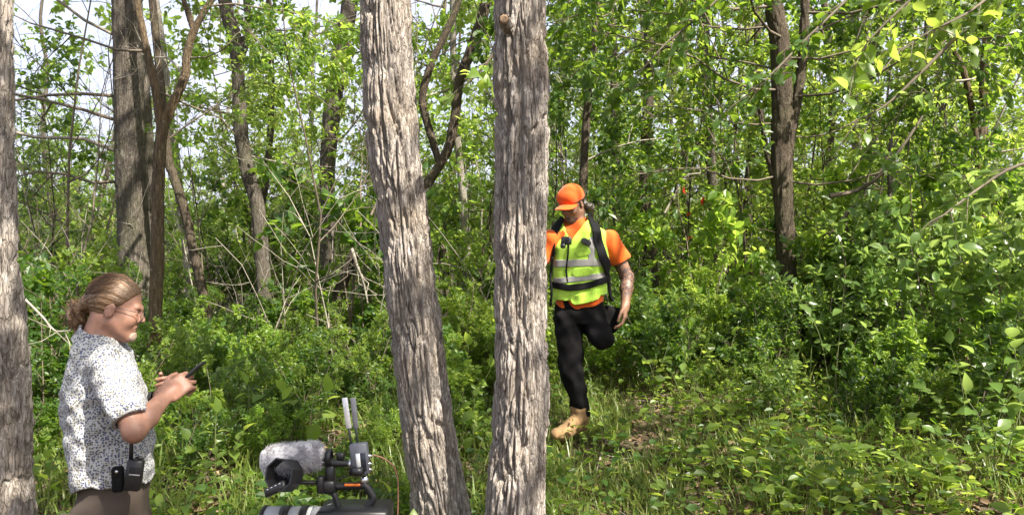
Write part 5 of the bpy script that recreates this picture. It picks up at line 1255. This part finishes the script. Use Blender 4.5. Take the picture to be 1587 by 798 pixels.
# ------------------------------------------------------------------ walking man in orange
def build_walker():
    Yb = 5.4; base = at(890, 685, Yb)
    W = lambda px, py, dy=0.0: at(px, py, Yb + dy) - base
    yaw = math.atan2(-.92, -.38); fw = np.array((math.cos(yaw), math.sin(yaw), 0)); lf = np.array((-fw[1], fw[0], 0))
    hy = math.atan2(-.80, -.60); pit = R(-24)
    hf = np.array((math.cos(hy) * math.cos(pit), math.sin(hy) * math.cos(pit), math.sin(pit)))
    HM = frame4(hf, (0, 0, 1), W(887, 316, -.02), 0.92)
    hs = head_sdf(); head = xform(hs, HM)
    def row(px, py, a, b_, dy=0.0):
        p = W(px, py, dy); return (p[2], p[0], p[1], a, b_)
    tz = [row(893, 338, .060, .068, .03), row(894, 348, .075, .11, .02), row(897, 360, .10, .165, .01), row(899, 385, .116, .168), row(899, 415, .112, .155), row(898, 440, .106, .147), row(899, 468, .115, .160), row(900, 492, .115, .158)]
    torso = stack(tz, yaw)
    shL, elL, wrL = W(945, 372, .02), W(972, 430, .06), W(969, 472, -.02)     # his left arm, on the photo's right
    shR, elR, wrR = W(850, 372, .0), W(826, 425, .03), W(822, 466, -.14)
    neck = rc(pt4(HM, (-.03, 0, -.05)), W(895, 352, .03), .054, .06)
    pL, fL = hand_prims(wrL, (-.05, -.15, -1), (-.85, .25, 0), 1, [(.35, .5, .35), (.4, .55, .35), (.45, .6, .35), (.5, .65, .35)], [(.8, -.35, .35), (.95, -.1, .3), (.95, .05, .3)], 1.0)
    pR, fR = hand_prims(wrR, (.1, -.3, -1), (.85, .25, 0), -1, [(.4, .6, .35)] * 4, [(.8, -.35, .35), (.95, -.1, .3), (.95, .05, .3)], 1.0)
    armL = union([rc(shL, elL, .054, .044), rc(elL, elL * .6 + wrL * .4, .044, .043), rc(elL * .6 + wrL * .4, wrL, .043, .029)], .02)
    armR = union([rc(shR, elR, .054, .044), rc(elR, elR * .6 + wrR * .4, .044, .043), rc(elR * .6 + wrR * .4, wrR, .043, .029)], .02)
    hpR, knR, anR = W(880, 492), W(886, 574, -.10), W(900, 645, -.03)
    hpL, knL, anL = W(915, 488, .02), W(933, 524, -.12), W(925, 505, .26)
    toeR = W(862, 672, -.20); ballR = W(873, 671, -.14)
    toeL = anL + np.array((.03, .12, -.13))
    legs = union([rc(hpR, knR, .085, .056), rc(knR, anR, .056, .038), rc(anR, ballR, .04, .033), rc(hpL, knL, .085, .058), rc(knL, anL, .056, .04), rc(anL, toeL, .04, .03)], .025)
    palmL, fingL, palmR, fingR = union(pL, .012), hard(fL), union(pR, .012), hard(fR)
    ti = lambda P: torso(P) + .012
    def body(P):
        d = smin(ti(P), neck(P), .03); d = smin(d, head(P), .02); d = smin(d, smin(armL(P), smin(palmL(P), fingL(P), .006), .015), .03)
        d = smin(d, smin(armR(P), smin(palmR(P), fingR(P), .006), .015), .03); return smin(d, legs(P), .03)
    b = sdf_obj('person', body, (-.36, -.36, -.02), (.42, .50, 1.74), .0055, M['skin2'], None, base)
    tag(b, 'person striding in orange cap and shirt, lime safety vest and black trousers', 'person')
    f32 = lambda v: np.asarray(v, dtype=np.float32)
    # orange t-shirt
    slL = shL + (elL - shL) * .5; slR = shR + (elR - shR) * .5; axL, axR = f32(unit(elL - shL)), f32(unit(elR - shR))
    slv = union([rc(shL - lf * .010, slL, .072, .076), rc(shR + lf * .010, slR, .072, .076)], .03); fo = folds(31, .005, 40, dirs=[(.8, .1, .5), (.5, .2, -.8), (.3, .9, .3), (.9, .1, .1)])
    z0 = W(0, 487)[2]
    def tee(P):
        d = smin(torso(P) - .004, slv(P), .03) + fo(P)
        d = np.maximum(d, (P - f32(slL)) @ axL - .02 - 9 * (np.linalg.norm(P - f32(slL), axis=1) > .16)); d = np.maximum(d, (P - f32(slR)) @ axR - .02 - 9 * (np.linalg.norm(P - f32(slR), axis=1) > .16))
        d = smax(d, -(neck(P) - .005), .005); hem = z0 + .30 * np.clip(P[:, 0] + .10, 0, .4) + .006 * np.sin(P[:, 0] * 40)
        return np.maximum(np.maximum(d, hem - P[:, 2]), -(head(P) - .004))
    ts = sdf_obj('t_shirt', tee, (-.36, -.25, .80), (.40, .28, 1.56), .0055, M['orange_tee'], b)
    # lime vest, open at the neck
    pv = W(884, 371); fo2 = folds(33, .006, 44, dirs=[(.7, .1, .7), (.6, .3, -.6), (.2, .2, 1), (.9, .3, .2)])
    def vest0(P): return torso(P) - .018 + fo2(P)
    fwf = f32(fw); lff = f32(lf); cen = f32(W(898, 400))
    def front(P): return (P - cen) @ fwf
    def lat(P): return (P - cen) @ lff                        # + toward his left (photo right)
    def vest(P):
        d = vest0(P)
        for s_, e in ((shL, 1), (shR, -1)): d = smax(d, -(ell(s_ + lf * e * .045 + (0, 0, .0), (.12, .085, .135), np.stack((fw, lf, (0, 0, 1.)), 1))(P)), .01)
        zz = P[:, 2] - pv[2]; vn = (np.abs(lat(P) + .02) - .012 - .60 * zz); d = smax(d, -np.maximum(vn, -np.maximum(front(P), -.02)) if False else np.where(front(P) > -.03, -vn, -1.0), .004)
        d = np.maximum(d, P[:, 2] - W(0, 336)[2]); d = smax(d, -(neck(P) - .012), .006); d = np.maximum(d, -(head(P) - .004))
        hem = W(0, 465)[2] + .16 * np.clip(P[:, 0] + .06, 0, .4) + .05 * np.clip(-P[:, 0] - .06, 0, .3)
        return np.maximum(d, hem - P[:, 2])
    vs = sdf_obj('safety_vest', vest, (-.30, -.26, .85), (.32, .26, 1.56), .0050, M['lime'], b)
    def shell(a, c): return lambda P: np.maximum(vest0(P) - c, a - vest0(P))
    def region2(pts, hw):
        Q = [W(*p)[[0, 2]] for p in pts]
        def f(P):
            p = P[:, [0, 2]]; d = None
            for a, c in zip(Q[:-1], Q[1:]):
                ba = c - a; h = np.clip((p - a) @ ba / (ba @ ba), 0, 1); e = np.linalg.norm(p - a - h[:, None] * ba, axis=1); d = e if d is None else np.minimum(d, e)
            return d - hw
        return f
    def strap(name, mat, pts, hw, a=.0, c=.010, parent=vs, h=.0035, fr=True, org=None):
        r = region2(pts, hw); s_ = shell(a, c)
        f = lambda P: np.maximum(np.maximum(s_(P), r(P)), -front(P) - .03 if fr else -1.0)
        Q = np.array([W(*p) for p in pts]); lo = Q.min(0) - hw - .02; hi = Q.max(0) + hw + .02; lo[1] = -.26; hi[1] = .26
        o = sdf_obj(name, f, lo, hi, h, mat, parent); 
        if org is not None: o.location = -Vector(org)
        return o
    def band(name, py0, py1, tilt=0.0):
        zc = (W(0, py0)[2] + W(0, py1)[2]) / 2; hh = abs(W(0, py0)[2] - W(0, py1)[2]) / 2; s_ = shell(-.002, .004)
        f = lambda P: np.maximum(np.maximum(s_(P), np.abs(P[:, 2] - zc - tilt * P[:, 0]) - hh), vest(P) - .006)
        return sdf_obj(name, f, (-.30, -.26, zc - hh - .1), (.32, .26, zc + hh + .1), .0035, M['tape'], vs)
    band('reflective_tape', 402, 413, .03); band('reflective_tape', 427, 436, .12)
    strap('reflective_tape', M['tape'], [(915, 372), (913, 404)], .021, -.002, .004)
    strap('zip', M['webbing'], [(880, 372), (878, 400), (876, 420), (878, 436)], .006, -.001, .005)
    strap('pocket', M['lime'], [(892, 422), (908, 420)], .030, -.002, .005); strap('pocket', M['lime'], [(895, 392), (906, 390)], .026, -.002, .005)
    strap('vest_flap', M['lime'], [(890, 463), (905, 460), (920, 455)], .034, -.002, .006); strap('pen_clip', M['tape'], [(854, 400), (853, 410)], .006, -.001, .008)
    # black trousers
    tr = union([stack([row(899, 455, .105, .145), row(899, 476, .112, .150), row(899, 500, .108, .145)], yaw), rc(hpR, knR, .098, .076), rc(knR, anR + (0, 0, .035), .074, .060), rc(hpL, knL, .100, .074), rc(knL, anL, .072, .060)], .03); fo3 = folds(41, .006, 50, dirs=[(.4, .2, .8), (.8, .2, .4), (.3, .8, .4)])
    sdf_obj('trousers', lambda P: tr(P) + fo3(P), (-.24, -.34, .10), (.36, .46, 1.02), .0055, M['black_cloth'], b)
    # boots
    for an, ba, to, up in ((anR, ballR, toeR, unit(anR - ballR + (0, 0, .25))), (anL, anL * .4 + toeL * .6, toeL, np.array((.2, .8, .5)))):
        fd = unit(to - an); he = an + np.array((.012, .03, -.055)) if an is anR else an + np.array((0, .05, .03))
        dn = unit(np.cross(np.cross(fd, (0, 0, 1)), fd)) * -1 if an is anR else unit(np.array((.1, .8, .2)))
        up_ = -dn
        bt = union([rc(an + up_ * .06, an, .060, .054), rc(an, he, .050, .042), rc(he, ba, .043, .046), rc(an + fd * .02, ba, .048, .045), rc(ba, to, .045, .038)], .02)
        flr = he + dn * .042
        o = sdf_obj('boot', lambda P: np.maximum(bt(P) + .0015 * np.sin(P @ f32(fd) * 160), (P - f32(flr)) @ f32(dn)), np.minimum(np.minimum(an, to), he) - .12, np.maximum(np.maximum(an, to), he) + .13, .005, M['tan_boot'], b)
        sdf_obj('sole', lambda P: np.maximum(bt(P) - .005, np.maximum((P - f32(flr)) @ f32(dn) - .016, -(P - f32(flr)) @ f32(dn) - .004)), np.minimum(np.minimum(an, to), he) - .12, np.maximum(np.maximum(an, to), he) + .13, .004, M['sole'], o)
        mb = MB(); sd = unit(np.cross(fd, dn))
        for q in range(5):
            c = an + fd * (.025 + .02 * q) + up_ * (.052 - .006 * q); mtube(mb, np.array([c - sd * .028 - up_ * .012, c + up_ * .004, c + sd * .028 - up_ * .012]), .0035, 5)
        mb.build('laces', plain('boot_lace', (.30, .19, .08), .8), o)
    # cap
    def crown(P):
        d = ell((-.006, 0, .048), (.112, .090, .100))(P); d = smin(d, rc((.055, -.03, .07), (.055, .03, .07), .045, .045)(P), .03)
        an = np.arctan2(P[:, 1], P[:, 0] + .006); d = d + .0016 * np.exp(-(np.sin(an * 3) / .06) ** 2)
        return np.maximum(d, .028 + .12 * np.minimum(P[:, 0], 0) * -.15 - P[:, 2])
    cp = sdf_obj('cap', xform(crown, HM), np.array(HM[:3, 3]) - .19, np.array(HM[:3, 3]) + .2, .0042, M['orange_cap'], b)
    def brim(P):
        q = P.copy(); q[:, 2] += 5.0 * q[:, 1] ** 2 + .12 * np.maximum(q[:, 0] - .09, 0); d = np.maximum(np.abs(q[:, 2] - .036) - .0035, np.sqrt(((q[:, 0] - .085) / .098) ** 2 + (q[:, 1] / .080) ** 2) * .08 - .08); return np.maximum(d, -(ell((-.006, 0, .048), (.100, .080, .09))(P)))
    sdf_obj('brim', xform(brim, HM), np.array(HM[:3, 3]) - .2, np.array(HM[:3, 3]) + .2, .0030, M['orange_cap'], cp)
    mb = MB(); mlathe(mb, pt4(HM, (-.006, 0, .143)), HM[:3, 2], [(0, .010), (.004, .009), (.006, .004), (.0062, .0005)], 12); mb.build('button', M['orange_cap'], cp)
    # dark hair tied at the back
    hb = W(914, 322, .06)
    hf_ = union([xform(lambda P: np.maximum(ell((-.012, 0, .03), (.106, .083, .092))(P), np.maximum(P[:, 0] - .012, P[:, 2] - .05)), HM), rc(pt4(HM, (-.09, 0, -.01)), hb, .03, .03), rc(hb, hb + (.01, .02, -.07), .03, .016)], .015); nz = folds(51, .004, 150, 6)
    sdf_obj('hair', lambda P: np.maximum(hf_(P) + nz(P), -(head(P) + .004)), np.array(HM[:3, 3]) - .2, np.array(HM[:3, 3]) + .2, .0045, M['hair_dark'], b)
    sb = lambda P: np.maximum(hs(P) - .0025, np.maximum(ell((.06, 0, -.095), (.05, .055, .035))(P), -hs(P) - .004))
    sdf_obj('stubble', xform(sb, HM), np.array(HM[:3, 3]) - .2, np.array(HM[:3, 3]) + .2, .004, plain('dark_stubble', (.10, .06, .04), .8, var=.4, scale=300), b)
    # tattoo-free bare arm ends here; the rucksack is a thing of its own
    bpk = empty('rucksack', base + W(899, 400, .22), 'black rucksack with wide straps worn over the lime vest', 'rucksack'); og = W(899, 400, .22)
    pk = union([rbox(og + (0, 0, -.02), (.135, .085, .21), .05, np.stack((-lf, fw, (0, 0, 1.)), 1)), rbox(og - fw * .07 + (0, 0, -.08), (.10, .05, .11), .04, np.stack((-lf, fw, (0, 0, 1.)), 1))], .03); fo4 = folds(61, .004, 45)
    o = sdf_obj('pack', lambda P: np.maximum(pk(P) + fo4(P), -(torso(P) - .022)), og - .34, og + .34, .007, M['webbing'], bpk); o.location = -Vector(og)
    kw = dict(parent=bpk, h=.0045, org=og)
    strap('shoulder_strap', M['webbing'], [(917, 336), (921, 352), (923, 372), (931, 398), (943, 420)], .030, -.002, .018, **kw)
    strap('shoulder_strap', M['webbing'], [(868, 341), (860, 356), (854, 374), (853, 394)], .026, -.002, .018, **kw)
    strap('hip_belt', M['webbing'], [(845, 440), (862, 442), (880, 445), (905, 442), (940, 432)], .021, -.002, .016, **kw)
    strap('buckle', M['plastic'], [(902, 374), (908, 377)], .020, .0, .026, **kw)
    mb = MB(); P = spline([W(941, 415, .03), W(944, 440, .0), W(946, 458, -.02), W(950, 466, -.02)], 12) - og; mtube(mb, P, .012, 6); mb.build('loose_strap', M['webbing'], bpk)
    mb = MB(); P = spline([W(856, 398, -.06), W(853, 430, -.08), W(855, 452, -.08), W(853, 475, -.06)], 12) - og; mtube(mb, P, .008, 6); mb.build('loose_strap', M['webbing'], bpk)
    # action camera on the chest
    cc = at(875, 374, Yb) - np.array((0, .175, 0)); cc[0] -= .0; Rc = np.stack((-lf, fw, (0, 0, 1.)), 1) @ rotm((1, 0, 0), R(12))
    mb = MB(); mbox(mb, (0, 0, 0), (.066, .036, .05), Rc, .006); o = mb.build('action_camera', M['plastic'], None, cc); tag(o, 'small black box camera mounted on the chest strap', 'camera')
    mb = MB(); mlathe(mb, Rc @ np.array((-.016, .017, .008)), Rc @ np.array((0, 1., 0)), [(0, .014), (.007, .013), (.007, .009), (.004, .001)], 16); mb.build('lens', plain('lens_glass', (.01, .01, .014), .06), o)
    mb = MB(); mbox(mb, Rc @ np.array((.02, .002, -.034)), (.03, .03, .03), Rc, .004); mb.build('mount', M['plastic'], o)
    # black bag slung at the hip
    bc = W(944, 494, .06); bg_ = union([rbox((0, 0, 0), (.062, .05, .085), .025, rotm((0, 1, 0), .25)), ell((.035, 0, -.05), (.035, .035, .03))], .02); fo5 = folds(71, .005, 60)
    o = sdf_obj('hip_bag', lambda P: bg_(P) + fo5(P), (-.12, -.11, -.14), (.13, .11, .13), .005, M['black_cloth'], None, base + bc); tag(o, 'black soft bag hanging at the hip of the walking man', 'bag')
build_walker()

# ------------------------------------------------------------------ video camera on its tripod
def build_rig():
    Y = 2.5; base = at(550, 399, Y); base[2] = float(ground(base[0], base[1]))
    C = lambda px, py, dy=0.0: at(px, py, Y + dy) - base
    s = Y / F
    root = empty('video_camera', base, 'black broadcast video camera with furry microphone and aerials', 'video camera')
    ax = np.array((-1., 0, 0))
    blk, met = M['plastic'], M['metal']
    grey = plain('worn_grey_rubber', (.30, .31, .33), .5, 0, .25, 12); white = plain('white_ring', (.72, .72, .70), .45, 0, .1)
    # lens barrel: bands of grey and black
    lc = C(497, 818); rL = 33 * s
    bands = [(0, 12, grey, 'barrel'), (12, 19, white, 'focus_ring'), (19, 30, blk, 'zoom_ring'), (30, 47, grey, 'barrel'), (47, 60, blk, 'focus_ring'), (60, 84, grey, 'barrel'), (84, 90, blk, 'lens_hood')]
    ln = MB(); mlathe(ln, lc, ax, [(0, .001), (0, rL * .9), (89 * s, rL * .93), (86 * s, rL * .85), (80 * s, rL * .6), (80 * s, .001)], 32); lo = ln.build('lens', plain('lens_front', (.015, .015, .02), .1), root)
    for k, (a, c, mt, nm) in enumerate(bands):
        rr = rL * (1 + .05 * (k in (2, 4, 6))); mb = MB(); mlathe(mb, lc + ax * a * s, ax, [(0.0008, rL * .85), (0.0008, rr * .97), (.002, rr), ((c - a) * s - .002, rr), ((c - a) * s - .0006, rr * .97), ((c - a) * s - .0006, rL * .85)], 40); mb.build(nm, mt, lo)
    bodyc = (C(497, 782) + C(606, 860)) / 2; bs = np.array((109 * s, .14, 78 * s))
    mb = MB(); mbox(mb, bodyc, bs, None, .008); bd = mb.build('body', blk, root)
    fy = bodyc[1] - bs[1] / 2
    def side(px0, px1, py0, py1, mat, nm, t=.004):
        a, c = C(px0, py0), C(px1, py1); mb = MB(); ce = (a + c) / 2; ce[1] = fy - t / 2 + .0015; mbox(mb, ce, (abs(c[0] - a[0]), t, abs(c[2] - a[2])), None, .001); return mb.build(nm, mat, bd)
    side(500, 516, 788, 798, M['dark_metal'], 'control_panel'); side(520, 538, 790, 795, plain('red_print', (.35, .03, .03), .5), 'switch_row', .003); side(578, 604, 790, 830, M['dark_metal'], 'side_door')
    for q in range(4): side(502 + q * 9, 507 + q * 9, 800, 805, M['metal'], 'button')
    # maker's lettering on the side
    cu = bpy.data.curves.new('lettering', 'FONT'); cu.body = 'SONY'; cu.size = .022; cu.extrude = .0006; cu.align_x = 'CENTER'
    tmp = bpy.data.objects.new('tmp_text', cu); COL.objects.link(tmp); bpy.context.view_layer.update()
    me = bpy.data.meshes.new_from_object(tmp.evaluated_get(bpy.context.evaluated_depsgraph_get())); COL.objects.unlink(tmp); bpy.data.objects.remove(tmp)
    me.materials.clear(); me.materials.append(plain('white_lettering', (.75, .75, .75), .5)); tx = obj('lettering', me, bd); p = C(551, 798); tx.location = (p[0], fy - .0012, p[2]); tx.rotation_euler = (R(90), 0, 0); tx.scale = (1.25, .85, 1)
    # top handle
    hd = MB(); P = spline([C(524, 784), C(519, 768), C(512, 757), C(525, 753)], 14); mtube(hd, P, .010, 8)
    mtube(hd, spline([C(505, 753), C(530, 753), C(556, 752), C(566, 752), C(575, 764), C(578, 773), C(570, 785)], 26), np.linspace(.011, .013, 26), 10)
    ho = hd.build('handle', blk, root); mb = MB(); mbox(mb, (C(525, 783) + C(580, 786)) / 2, (60 * s, .05, .010), None, .003); mb.build('handle_base', M['dark_metal'], ho)
    mb = MB(); mbox(mb, C(546, 751, -.012), (25 * s, .006, .008), None, .002); mb.build('orange_stripe', plain('orange_paint', (.9, .22, .03), .4), ho)
    mb = MB(); mbox(mb, C(508, 752), (26 * s, .05, 20 * s), None, .006); mbox(mb, C(497, 750, -.02), (10 * s, .03, 26 * s), None, .004); mb.build('handle_head', blk, ho)
    mb = MB(); mlathe(mb, C(565, 753), (0, 0, 1), [(0, .009), (.008, .007), (.012, .012), (.022, .014), (.03, .009), (.034, .006), (.034, .001)], 16); mb.build('ball_mount', met, ho)
    # shotgun microphone in its furry cover
    mc0, mc1 = C(498, 715), C(545, 718); mb = MB(); mtube(mb, np.array([C(480, 713), C(500, 715), C(520, 717), C(540, 718), C(548, 719)]), [.012, .015, .013, .010, .010], 12); mt_ = mb.build('microphone', blk, root)
    mb = MB(); mlathe(mb, C(540, 718), unit(C(548, 719) - C(540, 718)), [(0, .0105), (0, .0118), (.012, .0118), (.012, .0105)], 14); mb.build('connector', met, mt_)
    mb = MB(); mlathe(mb, C(506, 708) , (1, .0, 0), [(0, .020), (0, .026), (.016, .026), (.016, .020)], 18); mbox(mb, C(512, 735), (14 * s, .03, 30 * s), None, .005); mbox(mb, C(528, 706), (12 * s, .02, 10 * s), None, .003); mb.build('shock_mount', blk, mt_)
    wc = C(455, 709); wa = unit(C(497, 704) - C(413, 716)); R_ = np.stack((wa, np.cross((0, 0, 1.), wa), np.cross(wa, np.cross((0, 0, 1.), wa))), 1)
    fz = folds(81, .003, 90); wf = union([rc(wc - wa * .062, wc + wa * .055, .047, .040)], .01)
    m, n, l, bsd, out = new_mat('grey_fur'); tc = n.new("ShaderNodeTexCoord"); no = n.new("ShaderNodeTexNoise"); no.inputs["Scale"].default_value = 26; no.inputs["Detail"].default_value = 5; l.new(tc.outputs["Object"], no.inputs["Vector"])
    rr_ = ramp(n, [(.3, (.28, .27, .30)), (.5, (.50, .49, .51)), (.7, (.68, .66, .66))]); l.new(no.outputs["Fac"], rr_.inputs[0]); l.new(rr_.outputs[0], bsd.inputs["Base Color"]); bsd.inputs["Roughness"].default_value = .9
    ws = sdf_obj('wind_cover', lambda P: wf(P) + fz(P), wc - .14, wc + .14, .004, m, root)
    rg = np.random.default_rng(4); nh = 9000; t = rg.uniform(-.095, .085, nh); an = rg.uniform(0, 6.283, nh)
    tc_ = np.clip(t, -.062, .055); r0 = np.interp(tc_, [-.062, .055], [.047, .040]); ov = np.abs(t - tc_); r_ = np.sqrt(np.maximum(r0 ** 2 - ov ** 2, 1e-6))
    rad = np.cos(an)[:, None] * R_[:, 1] + np.sin(an)[:, None] * R_[:, 2]; p0 = wc + t[:, None] * wa + rad * r_[:, None] * .96
    dr = unit(rad * .45 + wa * .75 + rg.normal(0, .28, (nh, 3)) + np.array((0, 0, -.15))); hl = rg.uniform(.010, .022, nh)[:, None]; sd = unit(np.cross(dr, rg.normal(0, 1, (nh, 3)))) * .0012
    V = np.stack((p0 - sd, p0 + sd, p0 + dr * hl + np.array((0, 0, -.002))), 1).reshape(-1, 3); fo_ = obj('fur', mesh_data('fur', V, np.arange(nh * 3).reshape(-1, 3), m, False), ws); fo_["kind"] = "stuff"
    # viewfinder with a deep faceted hood facing the viewer
    vf = empty('viewfinder', (0, 0, 0)); vf.parent = root
    vc = C(449, 736, -.05); vn = unit(np.array((-.35, -.85, .25))); u_ = unit(np.cross((0, 0, 1.), vn)); w_ = np.cross(vn, u_)
    th = np.arange(8) / 8 * 2 * np.pi + .39
    def ringp(r, d, sx=1.0): return np.array([vc + vn * d + (u_ * math.cos(a) * sx + w_ * math.sin(a)) * r for a in th])
    rings = [ringp(.030, -.03), ringp(.050, .0, 1.0), ringp(.052, .055, 1.0), ringp(.047, .055, 1.0), ringp(.044, .005, 1.0), ringp(.026, -.02)]
    V = np.concatenate(rings); f = np.array([(k * 8 + j, k * 8 + (j + 1) % 8, (k + 1) * 8 + (j + 1) % 8, (k + 1) * 8 + j) for k in range(5) for j in range(8)])
    mb = MB(); mb.add(V, f); mb.build('hood', blk, vf, smooth=False)
    mb = MB(); V = ringp(.0262, -.019); mb.add(np.concatenate((V, V.mean(0)[None])), np.array([(j, (j + 1) % 8, 8) for j in range(8)])); mb.build('screen', plain('viewfinder_glass', (.05, .05, .06), .1), vf)
    fl = C(427, 757, -.10); Rf = np.stack((u_, vn, w_), 1) @ rotm((0, 1, 0), R(-28)); mb = MB(); mbox(mb, fl, (.075, .018, .026), Rf, .004); ff = mb.build('eyepiece_flap', blk, vf)
    mb = MB()
    for q in range(4): mbox(mb, fl + Rf @ np.array((-.022 + .015 * q, .0095, .006)), (.008, .002, .003), Rf, 0)
    mb.build('flap_marks', grey, ff)
    mb = MB(); mtube(mb, np.array([C(466, 747, -.02), C(482, 747, -.01), C(500, 748)]), .006, 8); mb.build('viewfinder_arm', blk, vf)
    # radio receiver with two flat aerials
    rcv = empty('wireless_receiver', (0, 0, 0)); rcv.parent = root
    Rt = rotm((0, 1, 0), R(-6)); bc = (C(545, 686) + C(571, 734)) / 2
    mb = MB(); mbox(mb, bc, (27 * s, .035, 48 * s), Rt, .004); mb.build('receiver_body', plain('slate_plastic', (.10, .105, .13), .4), rcv)
    mb = MB(); mbox(mb, bc + Rt @ np.array((-.002, -.0185, -.008)), (7 * s, .003, 28 * s), Rt, .001); mb.build('silver_strip', plain('satin_silver', (.75, .76, .78), .3, .4), rcv)
    mb = MB(); mbox(mb, bc + Rt @ np.array((.012, -.0185, -.008)), (9 * s, .002, 28 * s), Rt, .001); mb.build('display', plain('display_glass', (.015, .018, .03), .1), rcv)
    for px0, px1, mt in ((545, 534, plain('aerial_silver', (.70, .70, .72), .35, .3)), (555, 547, plain('aerial_grey', (.20, .20, .22), .45))):
        a, c = C(px0 - 1, 686, .01 * (px0 - 545) / 10), C(px1, 616, .01 * (px0 - 545) / 10); d = unit(c - a); L_ = np.linalg.norm(c - a); Ra = np.stack((np.cross((0, 1., 0), d), (0, 1., 0), d), 1)
        mb = MB(); mbox(mb, a + d * L_ * .66, (8.5 * s, .005, L_ * .68), Ra, .0015); ao = mb.build('aerial', mt, rcv)
        mb = MB(); mbox(mb, a + d * L_ * .16, (4 * s, .004, L_ * .36), Ra, .001); mb.build('aerial_neck', plain('dark_green_plastic', (.03, .04, .03), .3), ao)
    for py in (706, 718, 727):
        mb = MB(); mlathe(mb, C(571, py), (1, 0, -.05), [(0, .006), (.006, .006), (.007, .004), (.012, .004), (.012, .0005)], 12); mb.build('socket', met, rcv)
    mb = MB(); mlathe(mb, C(553, 730, -.025), (1, -.2, 0), [(-.02, .001), (-.02, .014), (.02, .014), (.02, .001)], 16); mb.build('mount_knob', M['dark_metal'], rcv)
    cab = MB(); mtube(cab, spline([C(573, 706), C(584, 706), C(596, 711), C(610, 722), C(616, 740), C(617, 765), C(616, 800), C(612, 850), C(600, 880, .05)], 40), .0022, 6); cab.build('cable', plain('red_brown_cable', (.27, .12, .085), .55), root)
    cab = MB(); mtube(cab, spline([C(543, 736), C(530, 740), C(515, 748), C(505, 752)], 12), .002, 5); cab.build('short_cable', blk, root); cab = MB(); mtube(cab, spline([C(514, 780), C(505, 784), C(498, 794)], 10), .002, 5); cab.build('short_cable', grey, root)
    # tripod: head, three legs, below the frame
    tp = empty('tripod', base, 'black tripod carrying the broadcast video camera', 'tripod'); z1 = bodyc[2] - bs[2] / 2; cx, cyy = bodyc[0], bodyc[1]
    mb = MB(); mbox(mb, (cx, cyy, z1 - .012), (.20, .09, .022), None, .004); mlathe(mb, (cx, cyy, z1 - .15), (0, 0, 1), [(0, .03), (.02, .05), (.06, .045), (.09, .055), (.127, .05), (.127, .001)], 20); mb.build('fluid_head', blk, tp)
    mb = MB(); mtube(mb, np.array([(cx + .04, cyy + .03, z1 - .06), (cx + .25, cyy + .12, z1 - .14), (cx + .40, cyy + .2, z1 - .22)]), [.010, .009, .012], 8); mb.build('pan_bar', blk, tp)
    for k in range(3):
        a = k * 2.094 + .5; q = np.array((cx + math.cos(a) * .55, cyy + math.sin(a) * .55, 0)); q[2] = float(ground(q[0] + base[0], q[1] + base[1])) - base[2]
        tpnt = np.array((cx + math.cos(a) * .06, cyy + math.sin(a) * .06, z1 - .15)); mb = MB(); mtube(mb, np.array([tpnt, tpnt * .5 + q * .5]), .018, 10); mtube(mb, np.array([tpnt * .52 + q * .48, q]), .012, 10); lg = mb.build('leg', blk, tp)
        mb = MB(); mbox(mb, q + (0, 0, .015), (.05, .05, .03), None, .008); mb.build('foot', M['sole'], lg)
build_rig()
